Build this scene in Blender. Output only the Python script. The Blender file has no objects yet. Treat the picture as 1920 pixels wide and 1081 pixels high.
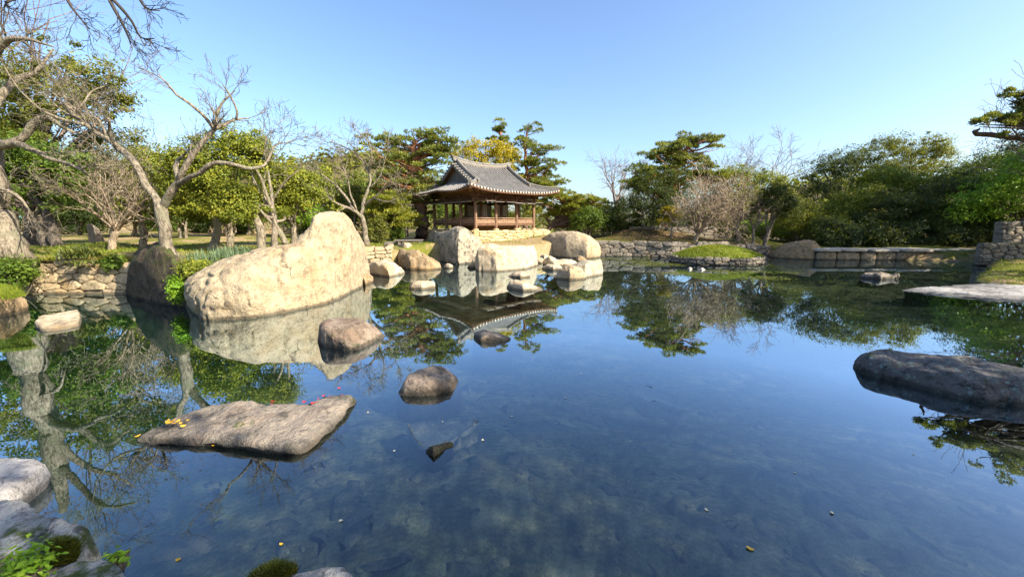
import bpy, math, random, time
import numpy as np
from mathutils import Vector, Matrix

SC = bpy.context.scene
COL = SC.collection
T0 = time.time()

# ------------------------------------------------------------------ camera, sky, sun, exposure
FPX, HC, PITCH, CX, CY = 725.0, 2.45, math.radians(9.8), 960.0, 540.5
cam_d = bpy.data.cameras.new('camera')
cam = bpy.data.objects.new('camera', cam_d)
COL.objects.link(cam)
cam.location = (0, 0, HC)
cam.rotation_euler = (math.radians(90) - PITCH, 0, 0)
cam_d.sensor_width = 36.0
cam_d.lens = 36.0 * FPX / 1920.0
cam_d.clip_start = 0.05
cam_d.clip_end = 2000
SC.camera = cam

SUN_EL, SUN_AZ = math.radians(35), math.radians(116)      # azimuth clockwise from +Y
world = bpy.data.worlds.new('World')
SC.world = world
world.use_nodes = True
wn, wl = world.node_tree.nodes, world.node_tree.links
wn.clear()
sky = wn.new('ShaderNodeTexSky')
sky.sky_type = 'NISHITA'
sky.sun_disc = False
sky.sun_elevation = SUN_EL
sky.sun_rotation = SUN_AZ
sky.altitude = 0
sky.air_density = 1.0
sky.dust_density = 2.0
sky.ozone_density = 3.0
bg = wn.new('ShaderNodeBackground')
bg.inputs['Strength'].default_value = 0.118
wo = wn.new('ShaderNodeOutputWorld')
hs = wn.new('ShaderNodeHueSaturation')
hs.inputs['Saturation'].default_value = 1.04
wl.new(sky.outputs[0], hs.inputs['Color'])
wb = wn.new('ShaderNodeMix')
wb.data_type, wb.blend_type = 'RGBA', 'MULTIPLY'
wb.inputs[0].default_value = 1.0
wb.inputs[7].default_value = (0.98, 1.0, 1.04, 1)                   # the photo's white balance
wl.new(hs.outputs[0], wb.inputs[6])
wl.new(wb.outputs[2], bg.inputs['Color'])
wl.new(bg.outputs[0], wo.inputs['Surface'])

sun_d = bpy.data.lights.new('sun', 'SUN')
sun_d.energy = 4.9
sun_d.angle = math.radians(0.5)
sun_d.color = (1.0, 0.90, 0.74)
sun = bpy.data.objects.new('sun', sun_d)
COL.objects.link(sun)
SUN_DIR = Vector((math.sin(SUN_AZ) * math.cos(SUN_EL), math.cos(SUN_AZ) * math.cos(SUN_EL), math.sin(SUN_EL)))
sun.rotation_euler = SUN_DIR.to_track_quat('Z', 'Y').to_euler()
sun.location = SUN_DIR * 60

SC.view_settings.view_transform = 'Standard'
SC.view_settings.look = 'None'
SC.view_settings.exposure = 1.36
SC.view_settings.gamma = 1.0
SC.render.engine = 'CYCLES'
SC.cycles.max_bounces = 6
SC.cycles.diffuse_bounces = 2
SC.cycles.glossy_bounces = 3
SC.cycles.transmission_bounces = 3
SC.cycles.transparent_max_bounces = 6
SC.cycles.caustics_reflective = False
SC.cycles.caustics_refractive = False
SC.cycles.use_denoising = True

# ------------------------------------------------------------------ geometry of the photograph
cP, sP = math.cos(PITCH), math.sin(PITCH)


def ray(px, py):
    dx, dv = (px - CX) / FPX, (CY - py) / FPX
    return np.array([dx, cP + dv * sP, -sP + dv * cP])


def G(px, py, z=0.0):
    """where the line of sight through a point of the photo meets the level z"""
    r = ray(px, py)
    t = (z - HC) / r[2]
    return np.array([0, 0, HC]) + r * t


def D(px, py, d):
    """the point on that line of sight at depth d"""
    r = ray(px, py)
    return np.array([0, 0, HC]) + r * (d / r[1])


# ------------------------------------------------------------------ noise
def _hash(i, j, k, seed):
    h = (i * 374761393 + j * 668265263 + k * 2147483647 + seed * 1274126177) & 0xFFFFFFFF
    h = ((h ^ (h >> 13)) * 1274126177) & 0xFFFFFFFF
    h = ((h ^ (h >> 16)) * 2246822519) & 0xFFFFFFFF
    return ((h ^ (h >> 15)) & 0xFFFFFF) / float(0xFFFFFF)


def vnoise(P, seed=0):
    P = np.asarray(P, dtype=np.float64)
    I = np.floor(P).astype(np.int64)
    f = P - I
    f = f * f * f * (f * (f * 6 - 15) + 10)
    out = 0
    for a in (0, 1):
        wa = f[..., 0] if a else 1 - f[..., 0]
        for b in (0, 1):
            wb = f[..., 1] if b else 1 - f[..., 1]
            for c in (0, 1):
                wc = f[..., 2] if c else 1 - f[..., 2]
                out = out + wa * wb * wc * _hash(I[..., 0] + a, I[..., 1] + b, I[..., 2] + c, seed)
    return out * 2 - 1


def fbm(P, freq=1.0, octaves=4, seed=0, gain=0.5):
    P = np.asarray(P, dtype=np.float64) * freq
    amp, tot = 1.0, 0
    for o in range(octaves):
        tot = tot + amp * vnoise(P * (2.03 ** o) + 17.3 * o, seed + o)
        amp *= gain
    return tot


def fbm2(x, y, freq, octaves=4, seed=0):
    return fbm(np.stack([x, y, np.zeros_like(x) + 0.37 * seed], -1), freq, octaves, seed)


# ------------------------------------------------------------------ objects
def mesh_data(name, V, quads=None, tris=None, smooth=True, attr=None, mats=(), midx=None):
    V = np.asarray(V, dtype=np.float32).reshape(-1, 3)
    me = bpy.data.meshes.new(name)
    q = np.asarray(quads, dtype=np.int32).reshape(-1, 4) if quads is not None and len(quads) else np.zeros((0, 4), np.int32)
    t = np.asarray(tris, dtype=np.int32).reshape(-1, 3) if tris is not None and len(tris) else np.zeros((0, 3), np.int32)
    me.vertices.add(len(V))
    me.vertices.foreach_set('co', V.ravel())
    nl = q.size + t.size
    me.loops.add(nl)
    me.loops.foreach_set('vertex_index', np.concatenate([q.ravel(), t.ravel()]).astype(np.int32))
    npoly = len(q) + len(t)
    me.polygons.add(npoly)
    starts = np.concatenate([np.arange(len(q)) * 4, q.size + np.arange(len(t)) * 3]).astype(np.int32)
    me.polygons.foreach_set('loop_start', starts)
    me.polygons.foreach_set('use_smooth', np.full(npoly, smooth, dtype=bool))
    if midx is not None:
        me.polygons.foreach_set('material_index', np.asarray(midx, dtype=np.int32))
    if attr is not None:
        a = me.attributes.new('tint', 'FLOAT', 'POINT')
        a.data.foreach_set('value', np.asarray(attr, dtype=np.float32))
    for m in mats:
        me.materials.append(m)
    me.update(calc_edges=True)
    me.validate()
    return me


def link(name, data, parent=None):
    o = bpy.data.objects.new(name, data)
    COL.objects.link(o)
    if parent is not None:
        o.parent = parent
    return o


def obj(name, V, quads=None, tris=None, mat=None, parent=None, smooth=True, attr=None):
    return link(name, mesh_data(name, V, quads, tris, smooth, attr, [mat] if mat else []), parent)


def tag(o, label, cat, group=None):
    o['label'] = label
    o['category'] = cat
    if group:
        o['group'] = group
    return o


def empty(name, loc=(0, 0, 0), rz=0.0):
    o = bpy.data.objects.new(name, None)
    o.empty_display_size = 0.2
    o.location = loc
    o.rotation_euler = (0, 0, rz)
    COL.objects.link(o)
    return o


class MB:
    """collects pieces of one mesh"""

    def __init__(self):
        self.V, self.Q, self.T, self.n, self.A = [], [], [], 0, []

    def add(self, V, Q=None, T=None, a=None):
        V = np.asarray(V, dtype=np.float64).reshape(-1, 3)
        self.V.append(V)
        if Q is not None and len(Q):
            self.Q.append(np.asarray(Q, dtype=np.int64).reshape(-1, 4) + self.n)
        if T is not None and len(T):
            self.T.append(np.asarray(T, dtype=np.int64).reshape(-1, 3) + self.n)
        self.A.append(np.full(len(V), 0.5) if a is None else np.asarray(a, float))
        self.n += len(V)
        return self

    def box(self, lo, hi):
        x0, y0, z0 = lo
        x1, y1, z1 = hi
        V = [(x0, y0, z0), (x1, y0, z0), (x1, y1, z0), (x0, y1, z0), (x0, y0, z1), (x1, y0, z1), (x1, y1, z1), (x0, y1, z1)]
        return self.add(V, [(0, 3, 2, 1), (4, 5, 6, 7), (0, 1, 5, 4), (1, 2, 6, 5), (2, 3, 7, 6), (3, 0, 4, 7)])

    def bar(self, p, q, w, h, up=(0, 0, 1)):
        """a rectangular bar from p to q"""
        p, q = np.asarray(p, float), np.asarray(q, float)
        t = (q - p) / np.linalg.norm(q - p)
        s = np.cross(t, np.asarray(up, float))
        s /= np.linalg.norm(s)
        u = np.cross(s, t)
        V = [e + s * a * w / 2 + u * b * h / 2 for e in (p, q) for a, b in ((-1, -1), (1, -1), (1, 1), (-1, 1))]
        return self.add(V, [(0, 1, 2, 3), (7, 6, 5, 4), (0, 4, 5, 1), (1, 5, 6, 2), (2, 6, 7, 3), (3, 7, 4, 0)])

    def tube(self, pts, rad, sides=6, cap=True):
        pts = np.asarray(pts, dtype=np.float64)
        n = len(pts)
        rad = np.broadcast_to(np.asarray(rad, float), (n,))
        tan = np.empty_like(pts)
        tan[1:-1] = pts[2:] - pts[:-2]
        tan[0] = pts[1] - pts[0]
        tan[-1] = pts[-1] - pts[-2]
        tan /= np.linalg.norm(tan, axis=1)[:, None] + 1e-9
        ref = np.array([0.31, 0.17, 0.93]) if abs(tan[0][2]) < 0.8 else np.array([0.95, 0.21, 0.11])
        s = np.cross(tan, ref)
        s /= np.linalg.norm(s, axis=1)[:, None] + 1e-9
        u = np.cross(tan, s)
        a = np.arange(sides) * 2 * math.pi / sides
        V = pts[:, None] + rad[:, None, None] * (s[:, None] * np.cos(a)[None, :, None] + u[:, None] * np.sin(a)[None, :, None])
        i = np.arange(n - 1)[:, None] * sides
        k = np.arange(sides)[None]
        k2 = (k + 1) % sides
        Q = np.stack([i + k, i + k2, i + sides + k2, i + sides + k], -1).reshape(-1, 4)
        T = []
        if cap and sides > 2:
            T = [(0, j + 1, j) for j in range(1, sides - 1)]
            b = (n - 1) * sides
            T += [(b, b + j, b + j + 1) for j in range(1, sides - 1)]
        return self.add(V.reshape(-1, 3), Q, T)

    def build(self, name, mat, parent=None, smooth=True, tint=False):
        V = np.concatenate(self.V)
        Q = np.concatenate(self.Q) if self.Q else None
        T = np.concatenate(self.T) if self.T else None
        return obj(name, V, Q, T, mat, parent, smooth, np.concatenate(self.A) if tint else None)


# ------------------------------------------------------------------ materials
def new_mat(name):
    m = bpy.data.materials.new(name)
    m.use_nodes = True
    nt = m.node_tree
    nt.nodes.clear()
    out = nt.nodes.new('ShaderNodeOutputMaterial')
    return m, nt, out


def N(nt, typ, **kw):
    n = nt.nodes.new(typ)
    for k, v in kw.items():
        if k in n.inputs:
            n.inputs[k].default_value = v
        else:
            setattr(n, k, v)
    return n


def noise_tex(nt, vec, scale, detail=5.0, rough=0.6):
    n = N(nt, 'ShaderNodeTexNoise')
    n.inputs['Scale'].default_value = scale
    n.inputs['Detail'].default_value = detail
    n.inputs['Roughness'].default_value = rough
    nt.links.new(vec, n.inputs['Vector'])
    return n.outputs['Fac']


def ramp(nt, fac, stops):
    r = N(nt, 'ShaderNodeValToRGB')
    el = r.color_ramp.elements
    while len(el) < len(stops):
        el.new(0.5)
    for e, (p, c) in zip(el, stops):
        e.position = p
        e.color = (c[0], c[1], c[2], 1) if len(c) == 3 else c
    nt.links.new(fac, r.inputs['Fac'])
    return r.outputs['Color']


def mixc(nt, fac, a, b, mode='MIX'):
    m = N(nt, 'ShaderNodeMix', data_type='RGBA', blend_type=mode)
    for sock, v in ((m.inputs[0], fac), (m.inputs[6], a), (m.inputs[7], b)):
        if isinstance(v, (int, float)):
            sock.default_value = v
        elif isinstance(v, tuple):
            sock.default_value = (v[0], v[1], v[2], 1)
        else:
            nt.links.new(v, sock)
    return m.outputs[2]


def mth(nt, op, a, b=None, clamp=False):
    m = N(nt, 'ShaderNodeMath', operation=op, use_clamp=clamp)
    for s, v in zip(m.inputs, (a, b)):
        if v is None:
            continue
        if isinstance(v, (int, float)):
            s.default_value = v
        else:
            nt.links.new(v, s)
    return m.outputs[0]


def smap(nt, v, lo, hi):
    m = N(nt, 'ShaderNodeMapRange', interpolation_type='SMOOTHSTEP')
    m.inputs['From Min'].default_value = lo
    m.inputs['From Max'].default_value = hi
    nt.links.new(v, m.inputs['Value'])
    return m.outputs['Result']


def bump(nt, h, strength, dist):
    b = N(nt, 'ShaderNodeBump')
    b.inputs['Strength'].default_value = strength
    b.inputs['Distance'].default_value = dist
    nt.links.new(h, b.inputs['Height'])
    return b.outputs['Normal']


def pos(nt):
    g = N(nt, 'ShaderNodeNewGeometry')
    return g.outputs['Position'], g


def finish(nt, out, col, rough=0.85, nrm=None, spec=0.3):
    b = N(nt, 'ShaderNodeBsdfPrincipled')
    if isinstance(col, tuple):
        b.inputs['Base Color'].default_value = (*col, 1)
    else:
        nt.links.new(col, b.inputs['Base Color'])
    if isinstance(rough, (int, float)):
        b.inputs['Roughness'].default_value = rough
    else:
        nt.links.new(rough, b.inputs['Roughness'])
    b.inputs['Specular IOR Level'].default_value = spec
    if nrm is not None:
        nt.links.new(nrm, b.inputs['Normal'])
    nt.links.new(b.outputs[0], out.inputs['Surface'])
    return b


def rock_mat(name, base, dark, light, warm, lichen=0.25, moss=0.0, wet=True, stain=0.5, scale=1.0, lichen_col=(0.42, 0.47, 0.40)):
    m, nt, out = new_mat(name)
    p, g = pos(nt)
    big = noise_tex(nt, p, 0.9 * scale, 4, 0.6)
    mid = noise_tex(nt, p, 4.5 * scale, 6, 0.65)
    fine = noise_tex(nt, p, 24 * scale, 4, 0.75)
    c = ramp(nt, big, [(0.32, base), (0.5, light), (0.68, warm)])
    c = mixc(nt, mth(nt, 'MULTIPLY', smap(nt, mid, 0.50, 0.66), stain), c, dark)
    wear = noise_tex(nt, p, 1.7 * scale, 8, 0.72)
    c = mixc(nt, mth(nt, 'MULTIPLY', smap(nt, wear, 0.52, 0.60), stain * 0.7), c, mixc(nt, 0.5, c, dark))
    c = mixc(nt, mth(nt, 'MULTIPLY', smap(nt, fine, 0.52, 0.68), 0.55), c, dark)
    # rain streaks running down the faces
    mp = N(nt, 'ShaderNodeMapping')
    mp.inputs['Scale'].default_value = (3.2 * scale, 3.2 * scale, 0.45 * scale)
    nt.links.new(p, mp.inputs['Vector'])
    st = noise_tex(nt, mp.outputs[0], 1.3, 5, 0.65)
    c = mixc(nt, mth(nt, 'MULTIPLY', smap(nt, st, 0.56, 0.70), 0.55 * stain + 0.1), c, dark)
    lk = smap(nt, noise_tex(nt, p, 7.0 * scale, 7, 0.75), 0.62 - 0.12 * lichen, 0.70)
    c = mixc(nt, mth(nt, 'MULTIPLY', lk, lichen), c, lichen_col)
    if moss > 0:
        sep = N(nt, 'ShaderNodeSeparateXYZ')
        nt.links.new(g.outputs['Normal'], sep.inputs[0])
        mm = mth(nt, 'MULTIPLY', smap(nt, noise_tex(nt, p, 2.6, 6, 0.7), 0.62 - 0.25 * moss, 0.72 - 0.2 * moss), smap(nt, sep.outputs['Z'], -0.1, 0.5))
        c = mixc(nt, mm, c, (0.055, 0.075, 0.012))
    wv = N(nt, 'ShaderNodeVectorMath', operation='ADD')
    nz = N(nt, 'ShaderNodeTexNoise')
    nz.inputs['Scale'].default_value = 1.6 * scale
    nz.inputs['Detail'].default_value = 4
    nt.links.new(p, nz.inputs['Vector'])
    nzs = N(nt, 'ShaderNodeVectorMath', operation='SCALE')
    nzs.inputs['Scale'].default_value = 1.1 / scale
    nt.links.new(nz.outputs['Color'], nzs.inputs[0])
    nt.links.new(p, wv.inputs[0])
    nt.links.new(nzs.outputs[0], wv.inputs[1])
    vo = N(nt, 'ShaderNodeTexVoronoi', feature='DISTANCE_TO_EDGE')
    vo.inputs['Scale'].default_value = 0.6 * scale
    nt.links.new(wv.outputs[0], vo.inputs['Vector'])
    crack = mth(nt, 'MULTIPLY', mth(nt, 'SUBTRACT', 1.0, smap(nt, vo.outputs['Distance'], 0.0, 0.012)), smap(nt, noise_tex(nt, p, 1.3 * scale, 3, 0.6), 0.53, 0.62))
    c = mixc(nt, mth(nt, 'MULTIPLY', crack, 0.55), c, tuple(x * 0.5 for x in dark))
    rough = 0.88
    if wet:
        sz = N(nt, 'ShaderNodeSeparateXYZ')
        nt.links.new(p, sz.inputs[0])
        zz = mth(nt, 'SUBTRACT', sz.outputs['Z'], mth(nt, 'MULTIPLY', mid, 0.10))
        wf = mth(nt, 'SUBTRACT', 1.0, smap(nt, zz, -0.01, 0.07))
        c = mixc(nt, mth(nt, 'MULTIPLY', wf, 0.85), c, mixc(nt, 0.78, c, (0.012, 0.014, 0.010)))
    h = mth(nt, 'SUBTRACT', mth(nt, 'ADD', mth(nt, 'MULTIPLY', mid, 1.0), mth(nt, 'MULTIPLY', fine, 0.3)), mth(nt, 'MULTIPLY', crack, 0.35))
    nrm = bump(nt, h, 1.0, 0.11 / scale)
    finish(nt, out, c, rough, nrm)
    return m


def leaf_mat(name, cols, trans=0.35, rough=0.5, spec=0.25):
    """cols: dark to light; a leaf's own tone is its tint"""
    m, nt, out = new_mat(name)
    at = N(nt, 'ShaderNodeAttribute', attribute_name='tint')
    k = len(cols)
    c = ramp(nt, at.outputs['Fac'], [(i / max(1, k - 1), cc) for i, cc in enumerate(cols)])
    b = finish(nt, out, c, rough, None, spec)
    tr = N(nt, 'ShaderNodeBsdfTranslucent')
    tc = mixc(nt, 0.0 if name == 'paper' else 0.35, c, (0.40, 0.42, 0.03))
    nt.links.new(tc, tr.inputs['Color'])
    mx = N(nt, 'ShaderNodeMixShader')
    mx.inputs[0].default_value = trans
    nt.links.new(b.outputs[0], mx.inputs[1])
    nt.links.new(tr.outputs[0], mx.inputs[2])
    nt.links.new(mx.outputs[0], out.inputs['Surface'])
    return m


def bark_mat(name, a, b, c=None, scale=6.0, upper=None, z0=5.0, z1=7.0):
    m, nt, out = new_mat(name)
    p, g = pos(nt)
    mp = N(nt, 'ShaderNodeMapping')
    mp.inputs['Scale'].default_value = (scale, scale, scale * 0.35)
    nt.links.new(p, mp.inputs['Vector'])
    n1 = noise_tex(nt, mp.outputs[0], 1.5, 6, 0.7)
    n2 = noise_tex(nt, p, 2.2, 4, 0.6)
    col = ramp(nt, n1, [(0.38, tuple(x * 0.75 for x in a)), (0.50, tuple((x + y) / 2 for x, y in zip(a, b))), (0.60, b)])
    if c:
        col = mixc(nt, smap(nt, n2, 0.5, 0.66), col, c)
    if upper:
        s = N(nt, 'ShaderNodeSeparateXYZ')
        nt.links.new(p, s.inputs[0])
        col = mixc(nt, smap(nt, mth(nt, 'ADD', s.outputs['Z'], mth(nt, 'MULTIPLY', n1, 0.8)), z0, z1), col, upper)
    finish(nt, out, col, 0.9, bump(nt, n1, 1.0, 0.10))
    return m


def plain_mat(name, col, var=0.25, scale=8.0, rough=0.8, bmp=0.0, stretch=None, spec=0.3):
    m, nt, out = new_mat(name)
    p, g = pos(nt)
    v = p
    if stretch:
        mp = N(nt, 'ShaderNodeMapping')
        mp.inputs['Scale'].default_value = stretch
        nt.links.new(p, mp.inputs['Vector'])
        v = mp.outputs[0]
    n1 = noise_tex(nt, v, scale, 5, 0.65)
    lo = tuple(x * (1 - var) for x in col)
    hi = tuple(min(1, x * (1 + var)) for x in col)
    c = ramp(nt, n1, [(0.3, lo), (0.7, hi)])
    finish(nt, out, c, rough, bump(nt, n1, 0.6, bmp) if bmp else None, spec)
    return m


M = {}
M['granite'] = rock_mat('granite', (0.375, 0.295, 0.185), (0.115, 0.09, 0.06), (0.435, 0.35, 0.225), (0.385, 0.265, 0.145), 0.30, 0.0, True, 0.55)
M['granite_pale'] = rock_mat('granite_pale', (0.48, 0.38, 0.25), (0.15, 0.12, 0.08), (0.54, 0.45, 0.31), (0.48, 0.33, 0.18), 0.2, 0.0, True, 0.5)
M['granite_brown'] = rock_mat('granite_brown', (0.30, 0.20, 0.105), (0.075, 0.055, 0.03), (0.36, 0.26, 0.15), (0.38, 0.22, 0.085), 0.2, 0.3, True, 0.6)
M['granite_grey'] = rock_mat('granite_grey', (0.21, 0.175, 0.135), (0.055, 0.048, 0.038), (0.28, 0.235, 0.185), (0.26, 0.18, 0.12), 0.4, 0.1, True, 0.75)
M['granite_red'] = rock_mat('granite_red', (0.20, 0.14, 0.095), (0.04, 0.032, 0.024), (0.30, 0.235, 0.175), (0.24, 0.135, 0.08), 0.35, 0.05, True, 0.7, 1.5)
M['granite_mottled'] = rock_mat('granite_mottled', (0.31, 0.26, 0.18), (0.045, 0.041, 0.032), (0.40, 0.34, 0.245), (0.27, 0.22, 0.15), 0.35, 0.0, True, 0.97)
M['granite_dark'] = rock_mat('granite_dark', (0.052, 0.040, 0.026), (0.010, 0.008, 0.006), (0.10, 0.075, 0.048), (0.075, 0.05, 0.028), 0.15, 0.5, True, 0.9)
M['granite_bluegreen'] = rock_mat('granite_bluegreen', (0.10, 0.096, 0.096), (0.026, 0.025, 0.024), (0.15, 0.14, 0.135), (0.11, 0.10, 0.095), 0.85, 0.05, True, 0.8, 1.6, (0.25, 0.36, 0.32))  # dark grey with dense blue green patches
M['granite_moss'] = rock_mat('granite_moss', (0.24, 0.235, 0.215), (0.05, 0.05, 0.044), (0.38, 0.365, 0.34), (0.27, 0.25, 0.22), 0.8, 0.55, True, 0.85, 2.6, (0.31, 0.39, 0.34))
M['wall_warm'] = rock_mat('wall_warm', (0.36, 0.28, 0.165), (0.12, 0.09, 0.055), (0.43, 0.34, 0.21), (0.40, 0.27, 0.13), 0.2, 0.15, True, 0.5, 1.5)
M['wall_gold'] = rock_mat('wall_gold', (0.50, 0.37, 0.17), (0.25, 0.18, 0.08), (0.56, 0.44, 0.235), (0.54, 0.36, 0.14), 0.12, 0.0, False, 0.35, 1.5)
M['wall_grey'] = rock_mat('wall_grey', (0.20, 0.17, 0.13), (0.055, 0.048, 0.036), (0.27, 0.235, 0.185), (0.24, 0.18, 0.115), 0.35, 0.25, True, 0.7, 1.5)
M['ledge'] = rock_mat('ledge', (0.36, 0.34, 0.32), (0.11, 0.105, 0.10), (0.45, 0.43, 0.41), (0.38, 0.35, 0.32), 0.2, 0.0, True, 0.6, 1.2)
M['joint'] = plain_mat('joint', (0.045, 0.036, 0.024), 0.5, 5, 0.95)
M['bark_pale'] = bark_mat('bark_pale', (0.11, 0.088, 0.06), (0.34, 0.285, 0.205), (0.20, 0.185, 0.12), 9.0)
M['bark_grey'] = bark_mat('bark_grey', (0.13, 0.115, 0.09), (0.30, 0.265, 0.21), (0.2, 0.19, 0.14))
M['bark_twig'] = bark_mat('bark_twig', (0.24, 0.18, 0.12), (0.42, 0.33, 0.23))
M['bark_pink'] = bark_mat('bark_pink', (0.15, 0.105, 0.085), (0.27, 0.195, 0.16))
M['bark_dark'] = bark_mat('bark_dark', (0.07, 0.06, 0.045), (0.16, 0.13, 0.10))  # plain dark brown bark
M['bark_pine'] = bark_mat('bark_pine', (0.07, 0.045, 0.03), (0.19, 0.12, 0.085), None, 5.0, (0.36, 0.15, 0.07), 3.6, 4.6)
M['bark_overhang'] = bark_mat('bark_overhang', (0.035, 0.03, 0.026), (0.085, 0.07, 0.058))

LEAF = {
    'olive': [(0.055, 0.070, 0.014), (0.14, 0.155, 0.024), (0.25, 0.25, 0.034)],
    'yellow': [(0.085, 0.115, 0.016), (0.20, 0.235, 0.026), (0.38, 0.36, 0.036)],
    'gold': [(0.22, 0.19, 0.016), (0.46, 0.36, 0.018), (0.60, 0.46, 0.024)],
    'green': [(0.040, 0.080, 0.012), (0.10, 0.165, 0.020), (0.18, 0.25, 0.028)],
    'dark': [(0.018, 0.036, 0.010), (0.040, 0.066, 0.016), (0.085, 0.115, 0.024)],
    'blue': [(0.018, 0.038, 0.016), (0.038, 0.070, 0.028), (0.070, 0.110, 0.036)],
    'bright': [(0.10, 0.21, 0.018), (0.21, 0.38, 0.026), (0.34, 0.48, 0.034)],
    'pine': [(0.060, 0.085, 0.022), (0.165, 0.195, 0.034), (0.32, 0.32, 0.05)],
    'pineyellow': [(0.10, 0.125, 0.018), (0.24, 0.25, 0.028), (0.37, 0.35, 0.036)],
    'tan': [(0.22, 0.155, 0.075), (0.38, 0.27, 0.12), (0.50, 0.37, 0.17)],
}
for k_, c_ in LEAF.items():
    M['leaf_' + k_] = leaf_mat('leaf_' + k_, c_, 0.35 if k_.startswith('pine') else 0.42)
M['yucca'] = leaf_mat('yucca', [(0.05, 0.075, 0.022), (0.11, 0.14, 0.035), (0.20, 0.20, 0.045)], 0.15)
M['iris'] = leaf_mat('iris', [(0.075, 0.115, 0.055), (0.13, 0.19, 0.095), (0.19, 0.25, 0.13)], 0.2)
M['lawn_blade'] = leaf_mat('lawn_blade', [(0.075, 0.12, 0.012), (0.17, 0.23, 0.018), (0.30, 0.30, 0.03)], 0.35)
M['dry_blade'] = leaf_mat('dry_blade', [(0.14, 0.11, 0.03), (0.25, 0.19, 0.06), (0.34, 0.27, 0.09)], 0.3)
M['moss'] = leaf_mat('moss', [(0.04, 0.05, 0.006), (0.085, 0.095, 0.010), (0.13, 0.13, 0.014)], 0.15)

# ------------------------------------------------------------------ the lie of the land
POND_PX = [(1110, 479), (1190, 480), (1262, 482), (1345, 480), (1430, 478), (1535, 487), (1700, 488), (1832, 492),
           (1838, 503), (1795, 522), (1850, 535), (1990, 552)]
pond = [G(*p)[:2] for p in POND_PX]
pond += [np.array(p) for p in ((17.5, 10.5), (13.5, 6.0), (10.5, 2.0), (7.5, -0.6), (4.0, 0.3), (1.6, 0.9), (0.0, 1.2), (-1.0, 1.15), (-1.7, 1.3),
                               (-2.4, 1.6), (-3.6, 2.1), (-6.2, 2.6), (-9.0, 3.2), (-13, 5.0), (-17, 8.0), (-19.5, 11.0), (-18.5, 13.0))]
pond += [G(55, 550)[:2], G(232, 551)[:2], G(262, 555)[:2] + np.array([0, .5]), G(345, 560)[:2] + np.array([-.2, .6]),
         np.array([-8.0, 13.4]), np.array([-7.0, 16.0]), G(688, 503)[:2], G(740, 502)[:2], G(795, 492)[:2], G(860, 489)[:2], G(930, 490)[:2], G(1005, 484)[:2], G(1060, 480)[:2]]
POND = np.array(pond)


def pond_sd(x, y):
    """distance to the shore, negative in the water"""
    x, y = np.asarray(x, float), np.asarray(y, float)
    best = np.full(x.shape, 1e9)
    inside = np.zeros(x.shape, bool)
    n = len(POND)
    for i in range(n):
        a, b = POND[i], POND[(i + 1) % n]
        ex, ey = b - a
        t = np.clip(((x - a[0]) * ex + (y - a[1]) * ey) / (ex * ex + ey * ey), 0, 1)
        best = np.minimum(best, (x - a[0] - t * ex) ** 2 + (y - a[1] - t * ey) ** 2)
        c = ((a[1] > y) != (b[1] > y)) & (x < (b[0] - a[0]) * (y - a[1]) / (b[1] - a[1] + 1e-12) + a[0])
        inside ^= c
    d = np.sqrt(best)
    return np.where(inside, -d, d)


BANK = np.array([(-20, 15, 1.35), (-14, 15, 1.3), (-9.5, 13.8, 1.0), (-9, 20, 1.25), (-6.5, 18.6, 0.95), (-4, 25, 1.15), (-4.6, 20.8, 0.35), (-1.5, 22.6, 0.5), (1.0, 24.0, 0.8), (2, 33, 1.3),
                 (6, 29.5, 1.0), (9.5, 30, 1.0), (14, 30, 1.05), (17.5, 29.5, 1.0), (20, 27.5, 0.7), (24, 28, 0.5), (30, 28, 0.8), (28, 19, 0.35), (22, 16.5, 0.15), (18, 13.5, 0.12),
                 (16, 8, 0.4), (11, 1, 0.7), (4, -1, 0.8), (0, -1.5, 0.9), (-3.0, 1.0, 0.30), (-8, 1.6, 0.35), (-16, 5, 0.6), (-24, 12, 1.2),
                 (0, 60, 1.6), (-30, 40, 1.4), (35, 50, 1.5), (0, -20, 1.2)])


def hgt(x, y):
    x, y = np.asarray(x, float), np.asarray(y, float)
    sd = pond_sd(x, y)
    w = 1.0 / (((x[..., None] - BANK[:, 0]) ** 2 + (y[..., None] - BANK[:, 1]) ** 2) ** 1.5 + 0.05)
    b = (w * BANK[:, 2]).sum(-1) / w.sum(-1)
    b = b + 0.10 * fbm2(x, y, 0.35, 3, 5) * np.clip(sd, 0, 1.5)
    # earth terrace behind the far stone wall
    b = b + 0.95 * np.exp(-(((x - 12.2) / 3.4) ** 4 + ((y - 34.5) / 2.6) ** 4))
    bed = -0.34 + 0.10 * fbm2(x, y, 0.5, 3, 9) - 0.30 * np.clip(-sd - 2.5, 0, 3) / 3
    bed = bed + 0.34 * np.exp(-(((x - 8.5) / 5.5) ** 2 + ((y - 17.5) / 5.0) ** 2)) + 0.22 * np.exp(-(((x - 1.5) / 4.5) ** 2 + ((y - 2.0) / 3.0) ** 2))
    t = np.clip((sd - 0.06) / 0.62, 0, 1)
    t = t * t * (3 - 2 * t)
    return bed * (1 - t) + np.maximum(b, 0.08) * t


def hz(x, y):
    return float(hgt(np.array([x]), np.array([y]))[0])


def axis_steps(lo, hi, fine_lo, fine_hi, step):
    a = list(np.arange(fine_lo, fine_hi + 1e-6, step))
    v, s = fine_lo, step
    left = []
    while v > lo:
        s *= 1.22
        v -= s
        left.append(v)
    v, s = fine_hi, step
    right = []
    while v < hi:
        s *= 1.22
        v += s
        right.append(v)
    return np.array(left[::-1] + a + right)


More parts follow.
